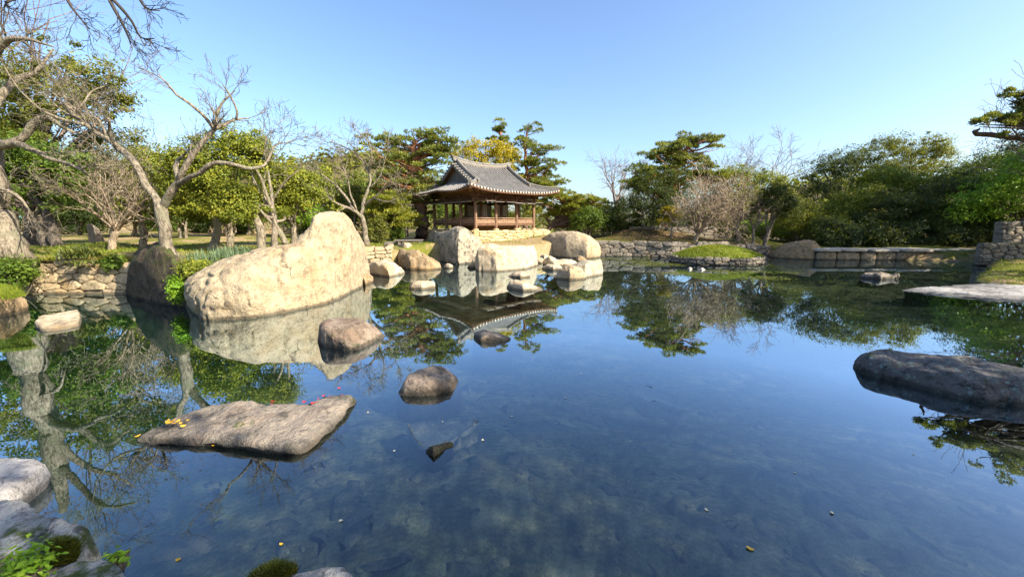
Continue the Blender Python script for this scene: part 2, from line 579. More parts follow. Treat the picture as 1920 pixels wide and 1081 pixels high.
def ground_material():
    m, nt, out = new_mat('ground')
    p, g = pos(nt)
    s = N(nt, 'ShaderNodeSeparateXYZ')
    nt.links.new(p, s.inputs[0])
    big = noise_tex(nt, p, 0.35, 5, 0.6)
    mid = noise_tex(nt, p, 2.2, 6, 0.7)
    fine = noise_tex(nt, p, 22, 4, 0.75)
    grass = ramp(nt, fine, [(0.3, (0.06, 0.075, 0.012)), (0.5, (0.115, 0.125, 0.016)), (0.7, (0.21, 0.19, 0.035))])
    dirt = ramp(nt, fine, [(0.3, (0.20, 0.135, 0.07)), (0.7, (0.40, 0.29, 0.16))])
    soil = mixc(nt, smap(nt, mth(nt, 'ADD', mth(nt, 'MULTIPLY', big, 0.7), mth(nt, 'MULTIPLY', mid, 0.3)), 0.44, 0.56), grass, dirt)
    vd = N(nt, 'ShaderNodeVectorMath', operation='DISTANCE')
    nt.links.new(p, vd.inputs[0])
    vd.inputs[1].default_value = (0.5, 24.8, 0.8)
    soil = mixc(nt, mth(nt, 'SUBTRACT', 1.0, smap(nt, mth(nt, 'ADD', vd.outputs['Value'], mth(nt, 'MULTIPLY', mid, 3.0)), 5.0, 7.5)), soil, dirt)
    vd2 = N(nt, 'ShaderNodeVectorMath', operation='DISTANCE')
    nt.links.new(p, vd2.inputs[0])
    vd2.inputs[1].default_value = (13.5, 35.0, 1.2)
    shaded_litter = ramp(nt, fine, [(0.3, (0.06, 0.04, 0.02)), (0.7, (0.20, 0.13, 0.07))])  # brown leaf litter, with the grove's shade put into its colour
    soil = mixc(nt, mth(nt, 'SUBTRACT', 1.0, smap(nt, mth(nt, 'ADD', vd2.outputs['Value'], mth(nt, 'MULTIPLY', mid, 4.0)), 8.0, 10.0)), soil, shaded_litter)
    # under the water: dark mud with patches of weed and paler sand
    mid2 = mth(nt, 'ADD', mth(nt, 'MULTIPLY', mid, 0.55), mth(nt, 'MULTIPLY', noise_tex(nt, p, 9.0, 7, 0.75), 0.45))
    mud = ramp(nt, mid2, [(0.38, (0.035, 0.038, 0.022)), (0.47, (0.11, 0.106, 0.056)), (0.56, (0.25, 0.23, 0.13)), (0.68, (0.45, 0.39, 0.24))])
    weed = ramp(nt, mid, [(0.3, (0.008, 0.04, 0.014)), (0.6, (0.022, 0.095, 0.026)), (0.75, (0.10, 0.13, 0.025))])
    wx = mth(nt, 'SUBTRACT', 1.0, smap(nt, mth(nt, 'ADD', s.outputs['X'], mth(nt, 'MULTIPLY', big, 6.0)), -3.5, 1.5))
    mud = mixc(nt, wx, mud, weed)
    c = mixc(nt, smap(nt, s.outputs['Z'], -0.06, 0.06), mud, soil)
    finish(nt, out, c, 0.95, bump(nt, mth(nt, 'ADD', fine, mid), 0.7, 0.05), 0.15)
    return m


M['ground'] = ground_material()
xs = axis_steps(-500, 500, -20, 24, 0.4)
ys = axis_steps(-120, 700, -3, 34, 0.4)
gx, gy = np.meshgrid(xs, ys)
gz = hgt(gx.ravel(), gy.ravel()).reshape(gx.shape)
ny_, nx_ = gx.shape
ii = (np.arange(ny_ - 1)[:, None] * nx_ + np.arange(nx_ - 1)[None]).ravel()
ground = obj('ground', np.stack([gx, gy, gz], -1).reshape(-1, 3), np.stack([ii, ii + 1, ii + nx_ + 1, ii + nx_], -1), None, M['ground'])
ground['kind'] = 'structure'


def water_material():
    m, nt, out = new_mat('water')
    p, g = pos(nt)
    mp = N(nt, 'ShaderNodeMapping')
    mp.inputs['Scale'].default_value = (1.0, 1.6, 1.0)
    nt.links.new(p, mp.inputs['Vector'])
    h = noise_tex(nt, mp.outputs[0], 2.2, 3, 0.5)
    nrm = bump(nt, h, 0.022, 0.02)
    fr = N(nt, 'ShaderNodeFresnel')
    fr.inputs['IOR'].default_value = 1.33
    nt.links.new(nrm, fr.inputs['Normal'])
    gl = N(nt, 'ShaderNodeBsdfGlossy')
    gl.inputs['Roughness'].default_value = 0.0
    gl.inputs['Color'].default_value = (0.74, 0.87, 0.98, 1)
    nt.links.new(nrm, gl.inputs['Normal'])
    tr = N(nt, 'ShaderNodeBsdfTransparent')
    tr.inputs['Color'].default_value = (0.76, 0.86, 0.84, 1)
    mx = N(nt, 'ShaderNodeMixShader')
    nt.links.new(mth(nt, 'MINIMUM', mth(nt, 'MULTIPLY', fr.outputs[0], 3.9), 0.68), mx.inputs[0])
    nt.links.new(tr.outputs[0], mx.inputs[1])
    nt.links.new(gl.outputs[0], mx.inputs[2])
    nt.links.new(mx.outputs[0], out.inputs['Surface'])
    return m


M['water'] = water_material()
water = obj('pond_water', [(-24, -2.5, 0), (32, -2.5, 0), (32, 33, 0), (-24, 33, 0)], [(0, 1, 2, 3)], None, M['water'], smooth=False)
water['kind'] = 'structure'

# ------------------------------------------------------------------ rocks
ROCKS = 'boulders and rocks standing in the pond'


def interp_path(pts, n):
    pts = np.asarray(pts, float)
    return pts


def profile_rock(name, label, top, base, thick, mat, seed=0, nx=56, nc=30, power=2.6, rough=0.07, apex=0.45, cat='rock', group=None, back_low=0.0, facet=0.0):
    """a boulder from its skyline and its foot: cross-sections stand on the foot line and reach THICK metres back"""
    top, base = np.array(top, float), np.array(base, float)
    x0, x1 = base[0, 0], base[-1, 0]
    u = (1 - np.cos(np.linspace(0, math.pi, nx))) / 2
    px = x0 + (x1 - x0) * u
    by = np.interp(px, base[:, 0], base[:, 1])
    ty = np.interp(px, top[:, 0], top[:, 1])
    V = np.zeros((nx, nc, 3))
    a = np.linspace(0, math.pi, nc - 4)
    for i in range(nx):
        f = G(px[i], by[i])
        e = max(0.0, 1 - (2 * u[i] - 1) ** 2) ** 0.5
        T = thick * (0.22 + 0.78 * e)
        dirv = ray(px[i], by[i])
        dirv = np.array([dirv[0], dirv[1], 0])
        dirv /= np.linalg.norm(dirv)
        apt = f + dirv * T * apex
        r = ray(px[i], ty[i])
        t = apt[1] / r[1]
        h = max(0.02, HC + r[2] * t)
        ca, sa = np.cos(a), np.sin(a)
        xx = -np.sign(ca) * np.abs(ca) ** (2 / power)         # -1 front .. 1 back
        zz = sa ** (2 / power)
        s = np.where(xx < 0, (xx + 1) * apex, apex + xx * (1 - apex))
        P = f[None] + dirv[None] * (s * T)[:, None]
        P[:, 2] = zz * h
        front = f + dirv * (-0.10 * T)
        back = f + dirv * (1.06 * T)
        V[i, 0] = front + np.array([0, 0, -1.0])
        V[i, 1] = f + dirv * (-0.03 * T) + np.array([0, 0, -0.3])
        V[i, 2:-2] = P
        V[i, -2] = back + np.array([0, 0, -0.3])
        V[i, -1] = back + np.array([0, 0, -1.0])
    P = V.reshape(-1, 3)
    size = max(np.ptp(P[:, 0]), 0.3)
    cen = P.mean(0)
    fr = 1.3 / (0.35 * size + 0.25)
    n1 = np.stack([fbm(P + 31.7 * k, fr, 5, seed * 7 + k, 0.55) for k in range(3)], -1)
    amp = rough * size ** 0.75
    P = P + n1 * amp * np.array([0.8, 0.8, 0.55])
    rg_ = 1 - np.abs(fbm(P + 3.3, fr * 1.7, 3, seed + 400, 0.5)) * 2.2                # cleft lines
    cl_ = np.clip(rg_ - 0.55, 0, 1) / 0.45
    out_v = P - np.array([cen[0], cen[1], 0.0])
    out_v /= np.linalg.norm(out_v, axis=1)[:, None] + 1e-6
    P = P - out_v * (cl_ ** 2 * amp * 0.55)[:, None]
    if facet > 0:                                                    # planed-off sides
        rng = np.random.default_rng(seed)
        C = np.array([cen[0], cen[1], 0.15])
        for _ in range(13):
            nrm = rng.normal(size=3)
            nrm[2] = abs(nrm[2]) * 0.7
            nrm /= np.linalg.norm(nrm)
            q = (P - C) @ nrm
            lim = np.quantile(q[P[:, 2] > 0.02], 0.87) if (P[:, 2] > 0.02).any() else 9
            over = np.clip(q - lim, 0, None)
            P = P - over[:, None] * nrm[None] * facet
    i = (np.arange(nx - 1)[:, None] * nc + np.arange(nc - 1)[None]).ravel()
    Q = np.stack([i, i + nc, i + nc + 1, i + 1], -1)
    c0, c1 = len(P), len(P) + 1
    P = np.vstack([P, P[:nc].mean(0), P[(nx - 1) * nc:].mean(0)])
    T3 = [(c0, k, k + 1) for k in range(nc - 1)] + [(c1, (nx - 1) * nc + k + 1, (nx - 1) * nc + k) for k in range(nc - 1)]
    o = obj(name, P, Q, T3, mat)
    return tag(o, label, cat, group)


def slab_rock(name, label, outline, ztop, mat, seed=0, zin=0.0, rough=0.05, rings=20, nseg=96, cat='rock', group=None, tilt=(0, 0), edge=40.0, depth=0.9, over=0.0):
    """a flat-topped rock from the outline of its top"""
    pts = np.array([G(px, py, ztop)[:2] for px, py in outline])
    n = len(pts)
    # even sampling round the outline
    seg = np.linalg.norm(np.roll(pts, -1, 0) - pts, axis=1)
    cum = np.concatenate([[0], np.cumsum(seg)])
    t = np.linspace(0, cum[-1], nseg, endpoint=False)
    cl = np.vstack([pts, pts[:1]])
    O = np.stack([np.interp(t, cum, cl[:, k]) for k in (0, 1)], -1)
    for _ in range(1):
        O = 0.5 * O + 0.25 * (np.roll(O, 1, 0) + np.roll(O, -1, 0))
    c = O.mean(0)
    size = np.ptp(O, axis=0).max()
    V = []
    s = np.linspace(0, 1, rings) ** 0.75
    for r in s:
        P = c + (O - c) * r
        z = ztop * (1 - r ** edge * 0.55) + zin * (1 - r * r) + (P - c) @ np.array(tilt)
        V.append(np.column_stack([P, np.broadcast_to(z, (nseg,))]))
    for k, (g_, z) in enumerate(((1.01, 0.30), (0.99 - over * 0.4, 0.02), (0.98 - over, -0.25), (1.02, -depth))):
        P = c + (O - c) * g_
        V.append(np.column_stack([P, np.full(nseg, ztop * z if z > 0 else z)]))
    P = np.concatenate(V)
    nn = np.stack([fbm(P + 11.7 * k, 1.6 / (0.4 * size + 0.2), 5, seed * 5 + k, 0.55) for k in range(3)], -1)
    P = P + nn * rough * size ** 0.7 * np.array([0.4, 0.4, 0.5])
    P = P + np.stack([fbm(P * np.array([1, 1, 2.0]) + 5.1 * k, 4.5, 4, seed + 60 + k, 0.6) for k in range(3)], -1) * 0.016 * min(1.5, size ** .5) * np.array([.8, .8, 1.0])
    m_ = rings + 4
    i = np.arange(m_ - 1)[:, None] * nseg
    k = np.arange(nseg)[None]
    k2 = (k + 1) % nseg
    Q = np.stack([i + k, i + nseg + k, i + nseg + k2, i + k2], -1).reshape(-1, 4)[:, ::-1]
    Q = Q[:, ::-1]
    o = obj(name, P, Q, None, mat)
    return tag(o, label, cat, group)


profile_rock('boulder', 'huge pale granite boulder with a humped peak at its far end',
             [(345, 545), (352, 520), (365, 511), (385, 505), (430, 489), (500, 469), (545, 457), (572, 447), (592, 430), (606, 408), (622, 393), (642, 389), (660, 393), (673, 408), (680, 440), (685, 475), (689, 505)],
             [(343, 572), (350, 586), (365, 596), (400, 601), (470, 599), (550, 585), (600, 573), (640, 560), (675, 541), (689, 518)],
             2.9, M['granite'], 3, 120, 70, 2.7, 0.06, 0.5, 'boulder', ROCKS, facet=0.15)
profile_rock('boulder', 'dark mossy boulder under the leaning bare tree on the bank',
             [(233, 535), (240, 508), (250, 494), (264, 475), (285, 462), (310, 456), (338, 462), (356, 485)],
             [(233, 545), (243, 558), (262, 567), (300, 574), (330, 578), (356, 578)], 2.7, M['granite_dark'], 8, 64, 36, 2.6, 0.07, 0.55, 'boulder', ROCKS, facet=0.5)
profile_rock('rock', 'pale rounded rock between the huge boulder and the brown leaning rock',
             [(683, 507), (690, 496), (703, 490), (722, 487), (745, 491), (757, 500), (761, 508)], [(683, 511), (700, 518), (730, 520), (752, 516), (761, 511)], 1.7, M['granite_pale'], 11, power=2.4, group=ROCKS, facet=0.8)
profile_rock('rock', 'low brown green rock at the foot of the huge boulder peak',
             [(668, 525), (678, 514), (690, 511), (699, 520)], [(668, 531), (684, 535), (699, 529)], 0.9, M['granite_brown'], 12, group=ROCKS)
profile_rock('rock', 'brown leaning slab rock with a rounded upper end',
             [(735, 476), (739, 465), (746, 461), (760, 462), (785, 473), (810, 485), (828, 493), (836, 501)], [(735, 484), (745, 495), (768, 505), (800, 506), (836, 505)], 1.9, M['granite_brown'], 13, power=3.0, group=ROCKS, facet=0.85)
profile_rock('rock', 'small reddish brown rock behind the pale rounded rock',
             [(722, 488), (728, 479), (740, 479), (752, 488), (760, 495)], [(722, 492), (740, 497), (760, 498)], 1.0, M['granite_brown'], 14, group=ROCKS)
profile_rock('boulder', 'mottled grey boulder with a sharp peak before the pavilion',
             [(780, 448), (785, 433), (795, 427), (815, 429), (834, 430), (846, 423), (858, 413), (868, 412), (882, 424), (898, 442), (912, 460), (926, 478)],
             [(780, 458), (793, 472), (815, 489), (840, 495), (872, 496), (905, 493), (926, 488)], 3.4, M['granite_mottled'], 15, 90, 48, 2.1, 0.07, 0.42, 'boulder', ROCKS, facet=0.55)
profile_rock('boulder', 'oblong cream boulder with a flat brown underside at the water',
             [(886, 486), (890, 467), (900, 458), (916, 455), (936, 461), (960, 461), (988, 459), (1006, 461), (1015, 472)],
             [(886, 497), (895, 508), (950, 509), (990, 506), (1008, 498), (1015, 488)], 2.2, M['granite_pale'], 16, 72, 40, 3.2, 0.05, 0.4, 'boulder', ROCKS, facet=0.85)
profile_rock('boulder', 'smooth rounded pinkish boulder at the end of the platform wall',
             [(1010, 460), (1018, 444), (1030, 437), (1050, 433), (1080, 434), (1104, 442), (1120, 455), (1128, 472)],
             [(1010, 472), (1022, 479), (1060, 483), (1100, 485), (1122, 483), (1128, 479)], 4.2, M['granite'], 17, 72, 40, 2.3, 0.03, 0.45, 'boulder', ROCKS)
profile_rock('rock', 'jagged low cream rock in front of the rounded pinkish boulder',
             [(1018, 492), (1024, 482), (1031, 480), (1042, 487), (1060, 486), (1070, 486), (1082, 493)], [(1018, 496), (1040, 499), (1082, 498)], 1.1, M['granite_pale'], 18, rough=0.06, group=ROCKS)
profile_rock('rock', 'thin flat pale rock barely above water beside the jagged low rock',
             [(1016, 501), (1026, 495), (1048, 497), (1056, 503)], [(1016, 504), (1036, 507), (1056, 507)], 0.9, M['granite_pale'], 19, power=3.5, rough=0.04, group=ROCKS)
profile_rock('rock', 'square cream block rock at the pond end of the rock cluster',
             [(1060, 506), (1070, 493), (1085, 488), (1105, 487), (1126, 486), (1134, 492)], [(1060, 514), (1085, 521), (1110, 521), (1128, 518), (1134, 511)], 1.7, M['granite_pale'], 20, power=3.4, group=ROCKS, facet=0.85)
profile_rock('rock', 'rounded rock with a grey lichen side before the square block',
             [(1044, 519), (1050, 505), (1060, 499), (1070, 498), (1085, 502), (1098, 510), (1104, 520)], [(1044, 523), (1070, 526), (1104, 524)], 1.3, M['granite'], 21, group=ROCKS, facet=0.8)
profile_rock('rock', 'small flat brick shaped rock in the water below the peaked boulder',
             [(767, 539), (775, 530), (786, 527), (812, 527), (816, 533)], [(767, 541), (790, 543), (816, 541)], 0.8, M['granite_pale'], 22, power=4, rough=0.03, group=ROCKS)
profile_rock('rock', 'flat pointed rock in the water below the oblong boulder',
             [(949, 537), (956, 528), (966, 526), (985, 529), (1003, 537), (1018, 543)], [(949, 540), (980, 546), (1018, 545)], 1.0, M['granite_pale'], 23, power=2.6, rough=0.03, group=ROCKS)
profile_rock('rock', 'little rounded stone just behind the flat pointed rock',
             [(953, 517), (965, 510), (980, 508), (994, 514)], [(953, 519), (975, 521), (994, 519)], 0.8, M['granite_pale'], 24, rough=0.04, group=ROCKS)
profile_rock('rock', 'reddish domed rock with dark cracks in mid pond',
             [(586, 640), (596, 622), (610, 610), (630, 602), (652, 598), (690, 602), (714, 611), (728, 623)],
             [(586, 644), (600, 650), (625, 655), (660, 658), (690, 657), (710, 644), (728, 630)], 1.25, M['granite_red'], 25, 80, 44, 3.6, 0.06, 0.5, 'rock', ROCKS, facet=0.9)
profile_rock('rock', 'dark tilted rock with a brown lit end in the pond centre',
             [(741, 738), (752, 724), (770, 711), (792, 702), (820, 694), (850, 695), (866, 701), (872, 710)],
             [(741, 742), (760, 751), (800, 747), (843, 733), (866, 721), (872, 714)], 0.62, M['granite_red'], 26, 80, 44, 3.0, 0.07, 0.5, 'rock', ROCKS, facet=0.7)
profile_rock('rock', 'flat grey rock standing in the reflection of the pavilion roof',
             [(884, 629), (893, 622), (910, 620), (930, 625), (950, 631), (960, 634)], [(884, 632), (905, 641), (930, 644), (960, 637)], 0.55, M['granite_grey'], 27, power=2.6, rough=0.05, group=ROCKS, facet=0.85)
slab_rock('rock', 'broad flat grey slab with yellow leaves and a long pointed end',
          [(252, 812), (300, 789), (345, 772), (390, 760), (440, 752), (500, 754), (560, 756), (592, 754), (622, 744), (650, 737), (664, 739), (652, 760), (624, 790), (596, 820), (574, 836), (548, 840), (480, 834), (420, 826), (375, 822), (300, 818)],
          0.095, M['granite_grey'], 30, 0.035, 0.03, group=ROCKS, over=0.10)
profile_rock('rock', 'small black tip of a sunken rock breaking the surface',
             [(799, 846), (806, 840), (816, 836), (832, 834), (849, 832)], [(799, 849), (814, 857), (826, 851), (838, 840), (849, 835)], 0.14, M['granite_dark'], 31, 40, 24, 2.5, 0.05, group=ROCKS)
M['sunken'] = rock_mat('sunken', (0.33, 0.30, 0.225), (0.12, 0.105, 0.075), (0.40, 0.36, 0.27), (0.35, 0.28, 0.18), 0.1, 0, False, 0.5, 1.5)
slab_rock('rock', 'pale sunken slab just under water behind the small black tip',
          [(765, 812), (800, 806), (850, 805), (900, 806), (880, 820), (850, 838), (820, 858), (795, 856), (778, 838)], -0.13, M['sunken'], 32, 0.0, 0.03, group=ROCKS, depth=0.5)
slab_rock('rock', 'pale slab standing in for a sunlit patch on the open pond bed',
          [(1178, 740), (1205, 735), (1240, 745), (1288, 762), (1296, 772), (1270, 778), (1240, 768), (1210, 764), (1192, 752)], -0.12, M['sunken'], 33, 0.0, 0.05, group=ROCKS, depth=0.22)  # sun patch on the bed, built as a pale sunken slab
slab_rock('rock', 'flat pinkish slab in the water before the stone bank wall',
          [(64, 601), (70, 593), (108, 585), (143, 579), (152, 588), (147, 604), (110, 611), (75, 614)], 0.10, M['granite_pale'], 34, 0.04, 0.03, group=ROCKS)
profile_rock('boulder', 'tawny grass topped rock by the leafy shrub at the bank corner',
             [(-90, 560), (-40, 542), (0, 540), (28, 545), (46, 555), (54, 570)], [(-90, 600), (0, 598), (30, 590), (47, 582), (54, 576)], 1.7, M['granite_brown'], 35, group=ROCKS, facet=0.8)
profile_rock('boulder', 'long dark boulder with blue green patches lying in the shade',
             [(1599, 676), (1606, 663), (1622, 657), (1652, 658), (1690, 668), (1730, 671), (1800, 679), (1860, 689), (1920, 697), (1990, 714), (2050, 740)],
             [(1599, 686), (1616, 702), (1680, 720), (1740, 736), (1800, 749), (1860, 759), (1920, 764), (1990, 766), (2050, 758)], 1.35, M['granite_bluegreen'], 36, 100, 48, 3.6, 0.045, 0.5, 'boulder', ROCKS, facet=0.15)
profile_rock('rock', 'low grey rock alone in the dark water before the stone dam',
             [(1612, 517), (1624, 512), (1650, 510), (1668, 515), (1678, 513), (1684, 519)], [(1612, 520), (1650, 524), (1684, 523)], 0.9, M['granite_grey'], 37, group=ROCKS)
slab_rock('rock_ledge', 'wide flat layered grey ledge sloping into the pond',
          [(1686, 541), (1740, 536), (1765, 530), (1830, 530), (1920, 524), (2100, 520), (2300, 540), (2200, 590), (2040, 572), (1920, 559), (1840, 556), (1760, 549)], 0.07, M['ledge'], 38, 0.10, 0.03, group=ROCKS)
profile_rock('boulder', 'layered shaded boulder where the dam meets the far bank',
             [(1440, 474), (1462, 456), (1480, 452), (1505, 449), (1522, 452), (1533, 462), (1541, 474)], [(1440, 482), (1480, 486), (1520, 487), (1541, 486)], 3.4, M['granite_brown'], 39, 64, 36, 3.0, 0.05, 0.45, 'boulder', ROCKS, facet=0.5)
slab_rock('rock', 'lichen patched block with a black vertical face beside the camera bank',
          [(-120, 960), (-40, 940), (10, 936), (50, 944), (110, 965), (160, 981), (177, 986), (166, 1004), (110, 1040), (40, 1056), (-120, 1060)], 0.42, M['granite_moss'], 40, 0.0, 0.035, group=ROCKS)
slab_rock('rock', 'rounded grey stone with a sprout at its edge in the bottom corner',
          [(66, 1082), (100, 1060), (140, 1046), (190, 1044), (226, 1058), (240, 1085), (230, 1130), (150, 1160), (60, 1140)], 0.45, M['granite_moss'], 41, 0.0, 0.035, group=ROCKS)
slab_rock('rock', 'smooth grey slab with a shadow edge above the lichen patched block',
          [(-120, 872), (-30, 858), (20, 857), (72, 857), (90, 866), (62, 890), (24, 916), (-10, 934), (-120, 950)], 0.20, M['ledge'], 42, 0.0, 0.025, group=ROCKS)
slab_rock('rock', 'pinkish stone half under the fern in the bottom corner',
          [(-120, 1050), (-30, 1034), (20, 1030), (50, 1044), (60, 1066), (40, 1100), (-40, 1130), (-120, 1130)], 0.46, M['granite'], 43, 0.04, 0.03, group=ROCKS)
slab_rock('rock', 'lichen covered stone poking up at the bottom edge beside moss',
          [(536, 1078), (570, 1068), (610, 1060), (650, 1056), (662, 1066), (676, 1082), (672, 1130), (600, 1160), (520, 1130)], 0.34, M['granite_moss'], 44, 0.04, 0.03, group=ROCKS)
o_ = profile_rock('boulder', 'tall leaning dark stone standing on the shaded lawn', [(166, 445), (168, 412), (178, 410), (190, 420), (196, 440), (199, 452)], [(166, 452), (180, 454), (199, 453)], 1.2, M['granite_grey'], 45, 40, 24, 3.2, 0.02, 0.5, 'boulder')
# it stands on the lawn: bring it up from the water level to the ground there
_c = D(182, 452, 22.0)
for v in o_.data.vertices:
    pass


def move_to(o, px, py_foot, d, z):
    """put a rock made at the water line down at another place, keeping its apparent size"""
    me = o.data
    n = len(me.vertices)
    co = np.empty(n * 3, np.float32)
    me.vertices.foreach_get('co', co)
    co = co.reshape(-1, 3)
    f = G(px, py_foot)
    s = d / f[1]
    tgt = np.array([D(px, py_foot, d)[0], d, z])
    co = (co - np.array([f[0], f[1], 0])) * s + tgt
    me.vertices.foreach_set('co', co.astype(np.float32).ravel())
    me.update()


move_to(o_, 182, 454, 21.5, hz(D(182, 454, 21.5)[0], 21.5) - 0.05)
print('rocks', time.time() - T0)

# ------------------------------------------------------------------ masonry
stone_rng = random.Random(5)


def clip_poly(P, nx_, nz_, c):
    """keep the side nx*x + nz*z <= c"""
    out = []
    n = len(P)
    for i in range(n):
        a, b = P[i], P[(i + 1) % n]
        da, db = nx_ * a[0] + nz_ * a[1] - c, nx_ * b[0] + nz_ * b[1] - c
        if da <= 0:
            out.append(a)
        if (da < 0) != (db < 0):
            t = da / (da - db)
            out.append((a[0] + (b[0] - a[0]) * t, a[1] + (b[1] - a[1]) * t))
    return out


def stone_wall(name, label, path, z0, z1, matk, w=(0.35, 0.6), h=(0.18, 0.3), thick=0.35, batter=0.12, seed=1, cat='wall', group=None, core=True, tops=None, gap=0.016, proud=0.05):
    """rubble wall along PATH (its face is to the right of the way); every stone is a piece of its own, cut from a cracked pattern"""
    rng = random.Random(seed)
    root = empty(name, (path[0][0], path[0][1], z0))
    tag(root, label, cat, group)
    off = np.array([path[0][0], path[0][1], z0])
    path = [np.array(p, float) for p in path]
    seglen = [np.linalg.norm(path[i + 1] - path[i]) for i in range(len(path) - 1)]
    L = sum(seglen)

    def at(s):
        s = min(max(s, 0), L)
        for i, l in enumerate(seglen):
            if s <= l or i == len(seglen) - 1:
                t = (path[i + 1] - path[i]) / l
                return path[i] + t * s, t
            s -= l
    wm, hm = sum(w) / 2, sum(h) / 2
    k = hm / wm
    H = z1 - z0
    sites = []
    nrow = max(2, round(H / hm))
    for r in range(nrow):
        s = -rng.uniform(0, wm)
        while s < L + wm:
            ww = rng.uniform(*w)
            if rng.random() < 0.15:
                ww *= 1.5
            sites.append(((s + ww / 2) * k, (r + 0.5 + rng.uniform(-.48, .48)) * H / nrow))
            s += ww
    S_ = np.array(sites)
    for q in S_:
        if not -hm < q[0] < L * k + hm:
            continue
        dd = ((S_ - q) ** 2).sum(1)
        near_ = np.argsort(dd)[1:14]
        P = [(0, 0), (L * k, 0), (L * k, H), (0, H)]
        for m_ in near_:
            a = S_[m_] - q
            mid = (S_[m_] + q) / 2
            P = clip_poly(P, a[0], a[1], float(a @ mid))
            if len(P) < 3:
                break
        if len(P) < 3:
            continue
        P = np.array(P) / np.array([k, 1])
        c = P.mean(0)
        zt = H if tops is None else float(np.interp(c[0] / L, *tops)) - z0
        if c[1] > zt or np.ptp(P[:, 0]) < 0.07 or np.ptp(P[:, 1]) < 0.05:
            continue
        # knock the corners off
        R = []
        n = len(P)
        for i in range(n):
            a, b = P[i], P[(i + 1) % n]
            e = np.linalg.norm(b - a)
            if e < 0.03:
                R.append((a + b) / 2)
                continue
            f = min(0.28, 0.06 / e)
            R += [a + (b - a) * f, b - (b - a) * f]
        P = np.array(R)
        if c[1] > H - hm * 0.7:                                      # uneven top course
            P[:, 1] += np.where(P[:, 1] > H - 0.02, rng.uniform(-.05, .06), 0)
        size = np.ptp(P, axis=0)
        g = 1 - gap / size * 2 * 0.8
        out_f = rng.uniform(-0.3, 1.0) * proud
        n = len(P)
        V = []
        tilt = (rng.uniform(-.10, .10), rng.uniform(-.12, .12))
        for sc_, dep in ((1.0, -thick * 0.6), (1.0, out_f - 0.03), (0.80, out_f)):
            for p in P:
                v = (p - c) * g * sc_
                sv, zv = c[0] + v[0], c[1] + v[1]
                b, t = at(sv)
                nr = np.array([t[1], -t[0]])
                d_ = dep + (tilt[0] * v[0] + tilt[1] * v[1] + rng.uniform(-.006, .006) if sc_ < 1 or dep > -0.1 else 0)
                q3 = b + t * (sv - min(max(sv, 0), L)) + nr * (d_ - batter * zv)
                V.append((q3[0], q3[1], z0 + zv))
        b, t = at(c[0])
        nr = np.array([t[1], -t[0]])
        q3 = b + nr * (out_f + 0.012 - batter * c[1])
        V.append((q3[0], q3[1], z0 + c[1]))
        V = np.array(V)
        cen = V.mean(0)
        Q = [(r_ * n + i, r_ * n + (i + 1) % n, (r_ + 1) * n + (i + 1) % n, (r_ + 1) * n + i) for r_ in (0, 1) for i in range(n)]
        T = [(2 * n + i, 2 * n + (i + 1) % n, 3 * n) for i in range(n)]
        o = obj('stone', V - cen, Q, T, M[matk], root, False)
        o.location = cen - off
    if core:
        mb = MB()
        k = max(2, int(L / 0.5))
        ss = np.linspace(0.12 if name.startswith('bastion') else 0, L, k)
        V = []
        for s in ss:
            p, t = at(s)
            nr = np.array([t[1], -t[0]])
            zt = (z1 if tops is None else float(np.interp(s / L, *tops))) - 0.05
            for zz, back in ((z0 - 0.6, 0.09 - batter * 0.6), (zt, 0.09 + batter * (zt - z0)), (zt, 0.09 + batter * (zt - z0) + thick * 1.1), (z0 - 0.6, 0.09 + thick * 1.3)):
                q = p - nr * back
                V.append((q[0] - off[0], q[1] - off[1], zz - off[2]))
        i = (np.arange(k - 1) * 4)[:, None]
        Q = np.concatenate([np.stack([i[:, 0] + a, i[:, 0] + 4 + a, i[:, 0] + 4 + b, i[:, 0] + b], -1) for a, b in ((0, 1), (1, 2), (2, 3))])
        Q = np.vstack([Q, [(0, 1, 2, 3)], [tuple((k - 1) * 4 + np.array([3, 2, 1, 0]))]])
        mb.add(V, Q)
        mb.build('earth_core', M['joint'] if not name.startswith('bastion') else M['wall_grey'], root, smooth=False)
    return root


def gp(px, py, z=0):
    return G(px, py, z)[:2]


# face to the right of the way => walk from right to left as seen from the camera for walls that face it... (t x) keeps the camera side
stone_wall('bank_wall', 'sunlit cracked rubble wall of the near bank with a spiky plant above', [(-19.6, 13.1), gp(40, 551), gp(150, 551), gp(240, 552)], -0.15, 1.25, 'wall_warm', (0.28, 0.95), (0.17, 0.42), 0.4, 0.34, 2, 'wall', tops=([0, .3, .45, .6, .75, .9, 1], [1.2, 1.22, 1.05, 1.15, 0.98, 1.12, 0.9]), gap=0.008, proud=0.07)
stone_wall('bank_wall', 'short sunlit dry stone wall beside the huge boulder peak', [gp(672, 506), gp(690, 503), gp(736, 500), gp(742, 492)], -0.05, 1.12, 'wall_warm', (0.3, 0.7), (0.13, 0.24), 0.35, 0.06, 3, 'wall')
stone_wall('bank_wall', 'long low grey stone wall along the far shore behind the grassy islet', [gp(1098, 480), gp(1190, 481), gp(1262, 483), gp(1345, 481), gp(1445, 479)], -0.15, 1.06, 'wall_grey', (0.3, 1.0), (0.2, 0.40), 0.45, 0.12, 4, 'wall', tops=([0, .15, .3, .4, .55, .7, .8, 1], [1.0, 1.06, .95, 1.04, .9, 1.05, .85, .7]), gap=0.009, proud=0.08)
_b = gp(1834, 498)
stone_wall('bastion_wall', 'lower step of the grey cobble bastion at the dam end', [_b, gp(1900, 500), gp(2080, 505)], 0.0, 1.24, 'wall_grey', (0.26, 0.5), (0.2, 0.34), 0.4, 0.10, 6, 'wall')
_u = D(1880, 455, 23.2)[:2]
